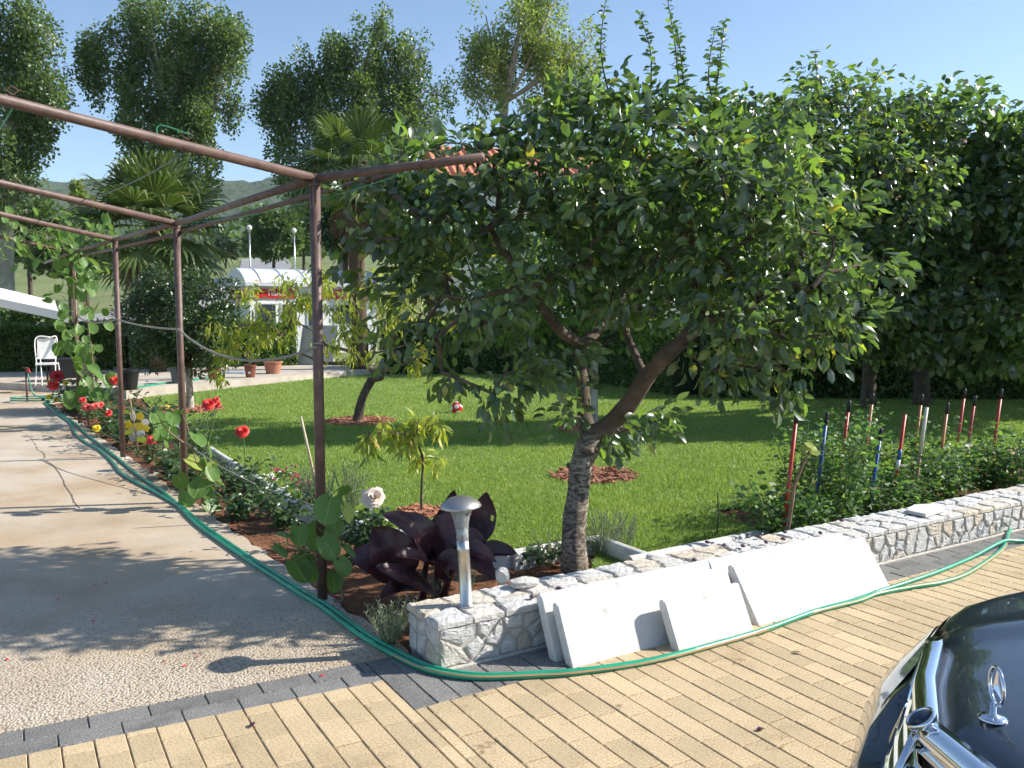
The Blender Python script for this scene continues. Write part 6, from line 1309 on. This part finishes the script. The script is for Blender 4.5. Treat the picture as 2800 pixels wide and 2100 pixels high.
for k in range(12):
    a = R(190 + k * 15); c = zp(1130, 770, -.008) - e0; p1 = c + V((math.cos(a), 0, math.sin(a))) * 30 * S_; p2 = c + V((math.cos(a + .05), 0, math.sin(a + .05))) * 92 * S_; p3 = c + V((math.cos(a - .05), 0, math.sin(a - .05))) * 92 * S_; MB().add([p1, p2, p3, p1 + V((0, .003, 0)), p2 + V((0, .003, 0)), p3 + V((0, .003, 0))], [(0, 1, 2), (5, 4, 3)]).build('dark_stripe', M['black'], bd)
disc('chest', 1150, 690, 75, 45, M['yellow_petal'], -.012); disc('head', 1170, 575, 45, 45, M['yellow_petal'], -.014, petal=.12); disc('arm', 1040, 670, 38, 50, M['yellow_petal'], -.010, petal=.2); disc('arm', 1240, 710, 38, 40, M['yellow_petal'], -.010, petal=.2)
ly = mat('lime_leaf_plastic', (.62, .66, .04), .5); disc('leaf', 1040, 755, 62, 26, ly, -.02, .2); disc('leaf', 1200, 840, 72, 32, ly, -.02, -.1); disc('leaf', 1020, 525, 45, 18, ly, -.02, -.5); disc('leaf', 1085, 500, 34, 14, ly, -.02, .1); disc('wing', 1230, 640, 46, 36, M['white_plastic'], .006, -.4); disc('wing', 1090, 570, 30, 60, M['white_plastic'], .006, .2)

# twigs and red petals scattered over path and paving
for i, (x, y) in enumerate(((262, 1600), (290, 1595), (254, 1700), (160, 1640), (540, 1797), (600, 1815), (880, 1850), (975, 1750), (20, 1805), (505, 1822), (450, 1810))):
    o = MB().add([(-.008, -.005, .001), (.007, -.006, .003), (.009, .005, .006), (-.006, .006, .002), (0, 0, .007)], [(0, 1, 4), (1, 2, 4), (2, 3, 4), (3, 0, 4)]).build('fallen_petal', M['red_petal']); q = G(x, y); o.location = (q.x, q.y, .002); o.rotation_euler = (0, 0, i * 1.1); tag(o, 'tiny red petal fallen on the pale path', 'petal', 'fallen petals on the path')
for i, ((x, y), lab) in enumerate((((2078, 1998), 'dark dry leaf on the pavers in front of the car'), ((690, 1985), 'dark scrap lying on the pavers by the path strip'), ((2178, 1787), 'small dry twig on the pavers by the right coping slabs'))):
    o = MB().add([(-.02, -.006, .001), (.0, -.01, .006), (.022, 0, .002), (.0, .009, .008), (-.012, .004, .006)], [(0, 1, 3, 4), (1, 2, 3)]).build('dry_leaf', M['canna']); q = G(x, y); o.location = (q.x, q.y, .003); o.rotation_euler = (0, 0, .3 + i); tag(o, lab, 'leaf')
q = G(108, 1062); o = MB().box((0, 0, .02), (.55, .07, .03)).build('short_plank', M['wood_grey']); o.location = (*q[:2], .0); o.rotation_euler = (0, 0, -.5); tag(o, 'short grey plank lying on the path near the standpipe', 'plank')

# ------------------------------------------------------------------ the car's front end reaching into the picture
car = thing('car', 'dark blue grey car with chrome grille and standing star on the bonnet', 'car', (.748, 1.480, 0), R(-10.1))
pm, N, L, b = new_mat('dark_metallic_paint'); b.inputs['Base Color'].default_value = (.020, .030, .048, 1); b.inputs['Metallic'].default_value = .35; b.inputs['Roughness'].default_value = .32; b.inputs['Coat Weight'].default_value = 1.0; b.inputs['Coat Roughness'].default_value = .03
fl = noise(N, L, 900, 1); fr = ramp_node(N, [(.45, (.016, .025, .042)), (.7, (.055, .070, .095))]); L.new(fl.outputs['Fac'], fr.inputs[0]); L.new(fr.outputs[0], b.inputs['Base Color'])
YT = [0, .2, .385, .53, .64, .72, .80, .85, .875]; XT = [0, .05, .12, .155, .215, .33, .50, .80, 1.3]
YL_ = [0, .4, .6, .74, .80, .84, .86, .875]; XL_ = [-.085, -.03, .03, .075, .14, .30, .60, 1.0]
xt = lambda y: float(np.interp(abs(y), YT, XT)); xl = lambda y: float(np.interp(abs(y), YL_, XL_))
def htop(x, y): return .725 + .155 * max(x, 0) - .02 * max(x, 0) ** 2 - .035 * (y / .8) ** 2 - .10 * max(0, abs(y) - .70) ** 1.0 * 1.6 + .012 * math.exp(-((abs(y) - (.40 + .12 * x)) / .05) ** 2)
ysamp = sorted(set([round(v, 4) for v in np.linspace(-.86, .86, 57)]))
# bonnet and wings
rows = []; ns = 26
for i in range(ns + 1):
    s_ = i / ns; r_ = []
    for y in ysamp:
        x0 = xt(y) + .012; x = x0 + (1.45 - x0) * s_ ** 1.15; roll = .030 * math.exp(-((x - x0) / .028)); r_.append(V((x, y, htop(x, y) - roll)))
    edge = r_[-1]; 
    rows.append([V((r_[0].x, -.885, r_[0].z - .10)), V((r_[0].x, -.875, r_[0].z - .03))] + r_ + [V((edge.x, .875, edge.z - .03)), V((edge.x, .885, edge.z - .10))])
MB().loft(rows, False, False).build('bonnet', pm, car, True)
# nose: wings, bumper; lofted from the sill up to the bonnet lip
rows = []
for z, w_ in ((.20, -.05), (.24, -.02), (.30, -.015), (.42, -.01), (.46, 0), (.52, .12), (.60, .45), (.66, .8), (.690, 1.0)):
    r_ = []
    for y in ysamp:
        gx_ = xl(y) + (xt(y) - xl(y)) * max(w_, 0) - (.02 if .24 <= z <= .42 else 0) + (.03 if z < .22 else 0)
        if abs(y) < .365 and z > .46: gx_ += .10
        r_.append(V((gx_, y, z if z < .69 else htop(xt(y), y) - .036)))
    rows.append(r_)
MB().loft(rows, False, False).build('nose', pm, car, True)
for sg in (-1, 1):                                                     # flanks down to the sill, with the wheel arch cut by the wheel
    rows = []
    for x in np.linspace(.60, 2.3, 18):
        zz_ = htop(min(x, 1.45), .86) - .07; d_ = math.hypot(x - 1.0, 0); arch = .33
        lo = .22 if abs(x - .98) > arch else .30 + math.sqrt(max(arch ** 2 - (x - .98) ** 2, 0))
        rows.append([V((x, sg * .885, zz_)), V((x, sg * .90, zz_ * .6 + lo * .4)), V((x, sg * .885, lo))])
    MB().loft(rows, False, False).build('wing_side', pm, car, True)
    wh = MB().lathe([(.20, -.10), (.29, -.10), (.315, -.07), (.315, .07), (.29, .10), (.20, .10)], 32, (.98, sg * .78, .315), Matrix.Rotation(R(90), 3, 'X')).build('wheel', M['rubber'], car, True)
    MB().lathe([(.20, -.08), (.16, -.05), (.05, -.06), (.01, -.07)], 24, (.98, sg * .80, .315), Matrix.Rotation(R(90 * sg), 3, 'X')).build('rim', M['chrome'], wh, True)
    # headlamp glass set in the nose
    hl = []
    for y in np.linspace(.42, .74, 9):
        x_ = xl(y) + (xt(y) - xl(y)) * .28 - .006; x2 = xl(y) + (xt(y) - xl(y)) * .93 - .006; hl.append([V((x_, sg * y, .555)), V((x_ * .5 + x2 * .5 - .012, sg * y, .61)), V((x2, sg * y, htop(xt(y), y) - .052))])
    MB().loft(hl, False, False).build('headlamp', mat('headlamp_glass', (.35, .38, .40), .05, .4, spec=.9) if sg < 0 else bpy.data.materials['headlamp_glass'], car, True)
# grille: chrome frame, slats, badge
def gp(y, z, off=0.0): return V((xt(y) * 1.0 - .012 + off - max(0, .70 - z) * .36, y, z))
gr = MB().loft([[gp(y, .43, .045), gp(y, .70, .045)] for y in np.linspace(-.37, .37, 21)], False, False).build('grille', M['black'], car, True)
for z in (.455, .50, .545, .59, .635, .675):
    MB().loft([[gp(y, z - .010, .004), gp(y, z, -.008), gp(y, z + .012, .004), gp(y, z + .008, .03), gp(y, z - .008, .03)] for y in np.linspace(-.365, .365, 25)]).build('grille_slat', M['chrome'], gr, True)
fr_pts = [gp(y, .712 - .004, -.002) for y in np.linspace(-.375, .375, 25)]
rings = []
for y in np.linspace(-.385, .385, 33):
    c = gp(y, .705, 0); zt_ = htop(xt(y), y) - .004
    rings.append([c + V((-.014, 0, -.018)), c + V((-.018, 0, -.004)), V((c.x - .012, y, zt_ - .004)), V((c.x + .004, y, zt_ + .003)), V((c.x + .024, y, zt_ + .004)), V((c.x + .028, y, zt_ - .012)), c + V((.02, 0, -.03))])
MB().loft(rings).build('grille_frame', M['chrome'], gr, True)
for sg in (-1, 1): MB().tube([gp(sg * .378, .715), gp(sg * .372, .60), gp(sg * .350, .43)], [.016, .015, .013], 8).build('frame_side', M['chrome'], gr, True)
MB().tube([gp(y, .432) for y in np.linspace(-.35, .35, 15)], .011, 7).build('frame_sill', M['chrome'], gr, True)
MB().tube([gp(0, .44, -.012), gp(0, .58, -.014), gp(0, .70, -.014)], .009, 8).build('centre_bar', M['chrome'], gr, True)
brot = V((-.55, 0, .8)).to_track_quat('Z', 'Y').to_matrix()
bd_ = MB().lathe([(.027, -.006), (.028, .004), (.023, .006), (.022, .003)], 28, gp(0, .728, -.006), brot, True, False).build('badge', M['chrome'], gr, True)
MB().lathe([(.0225, .0035), (.001, .0045)], 24, gp(0, .728, -.006), brot).build('badge_face', mat('badge_blue', (.02, .03, .07), .2), bd_, True)
# standing three pointed star in its ring
sc_ = V((.098, -.005, 0)); sc_.z = htop(sc_.x, sc_.y); R_ = .032; cz = sc_ + V((.004, 0, .060)); srot = Matrix.Rotation(R(90), 3, 'Y')
om = MB().lathe([(.024, 0), (.024, .003), (.018, .006), (.006, .010), (.005, .032)], 24, sc_).build('bonnet_star', M['chrome'], car, True)
MB().tube([cz + srot @ V((R_ * math.cos(a), R_ * math.sin(a), 0)) for a in np.linspace(0, 2 * PI, 41)], .0032, 8, False).build('ring', M['chrome'], om, True)
mb = MB()
for k in range(3):
    a = k * 2 * PI / 3 + PI; tp = V((math.cos(a), math.sin(a), 0)) * R_; l_ = V((math.cos(a + PI / 3), math.sin(a + PI / 3), 0)) * .009; r2 = V((math.cos(a - PI / 3), math.sin(a - PI / 3), 0)) * .009
    P = [V((0, 0, .006)), l_, tp, r2, V((0, 0, -.006))]; mb.add([cz + srot @ p for p in P], [(0, 1, 2), (0, 2, 3), (4, 2, 1), (4, 3, 2)])
mb.build('star', M['chrome'], om)
# cowl, windscreen and the start of the roof and doors
W = [V((1.45, -.78, .90)), V((1.45, .78, .90)), V((2.15, .62, 1.36)), V((2.15, -.62, 1.36))]
MB().add(W + [p + V((.03, 0, -.03)) for p in W], [(0, 1, 2, 3), (7, 6, 5, 4)]).build('windscreen', M['glass_dark'], car)
rows = []
for x, zt_, w_ in ((2.13, 1.365, .62), (2.5, 1.40, .63), (3.2, 1.39, .63), (3.9, 1.22, .62), (4.3, .95, .74), (4.75, .90, .72), (4.85, .60, .72)):
    rows.append([V((x, -.88, .25)), V((x, -.90, .6)), V((x, -.87, .86)), V((x, -w_, zt_ - .03)), V((x, -w_ * .6, zt_)), V((x, w_ * .6, zt_)), V((x, w_, zt_ - .03)), V((x, .87, .86)), V((x, .90, .6)), V((x, .88, .25))])
MB().loft(rows, False, True).build('cabin', pm, car, True)
MB().box((2.6, 0, .24), (4.2, 1.7, .06)).build('underbody', M['black'], car)

# ------------------------------------------------------------------ air: a thin even haze that softens the far hill
hb = MB().box((0, 200, 65), (3040, 1240, 150))
hz = bpy.data.materials.new('haze_air'); hz.use_nodes = True; hn = hz.node_tree.nodes; hn.remove(hn['Principled BSDF'])
pv = hn.new('ShaderNodeVolumePrincipled'); pv.inputs['Color'].default_value = (.86, .93, 1, 1); pv.inputs['Density'].default_value = .00020; pv.inputs['Anisotropy'].default_value = .2
hz.node_tree.links.new(pv.outputs[0], hn['Material Output'].inputs['Volume'])
tag(hb.build('haze', hz), 'thin pale haze between the garden and the hill', 'haze', kind='stuff')
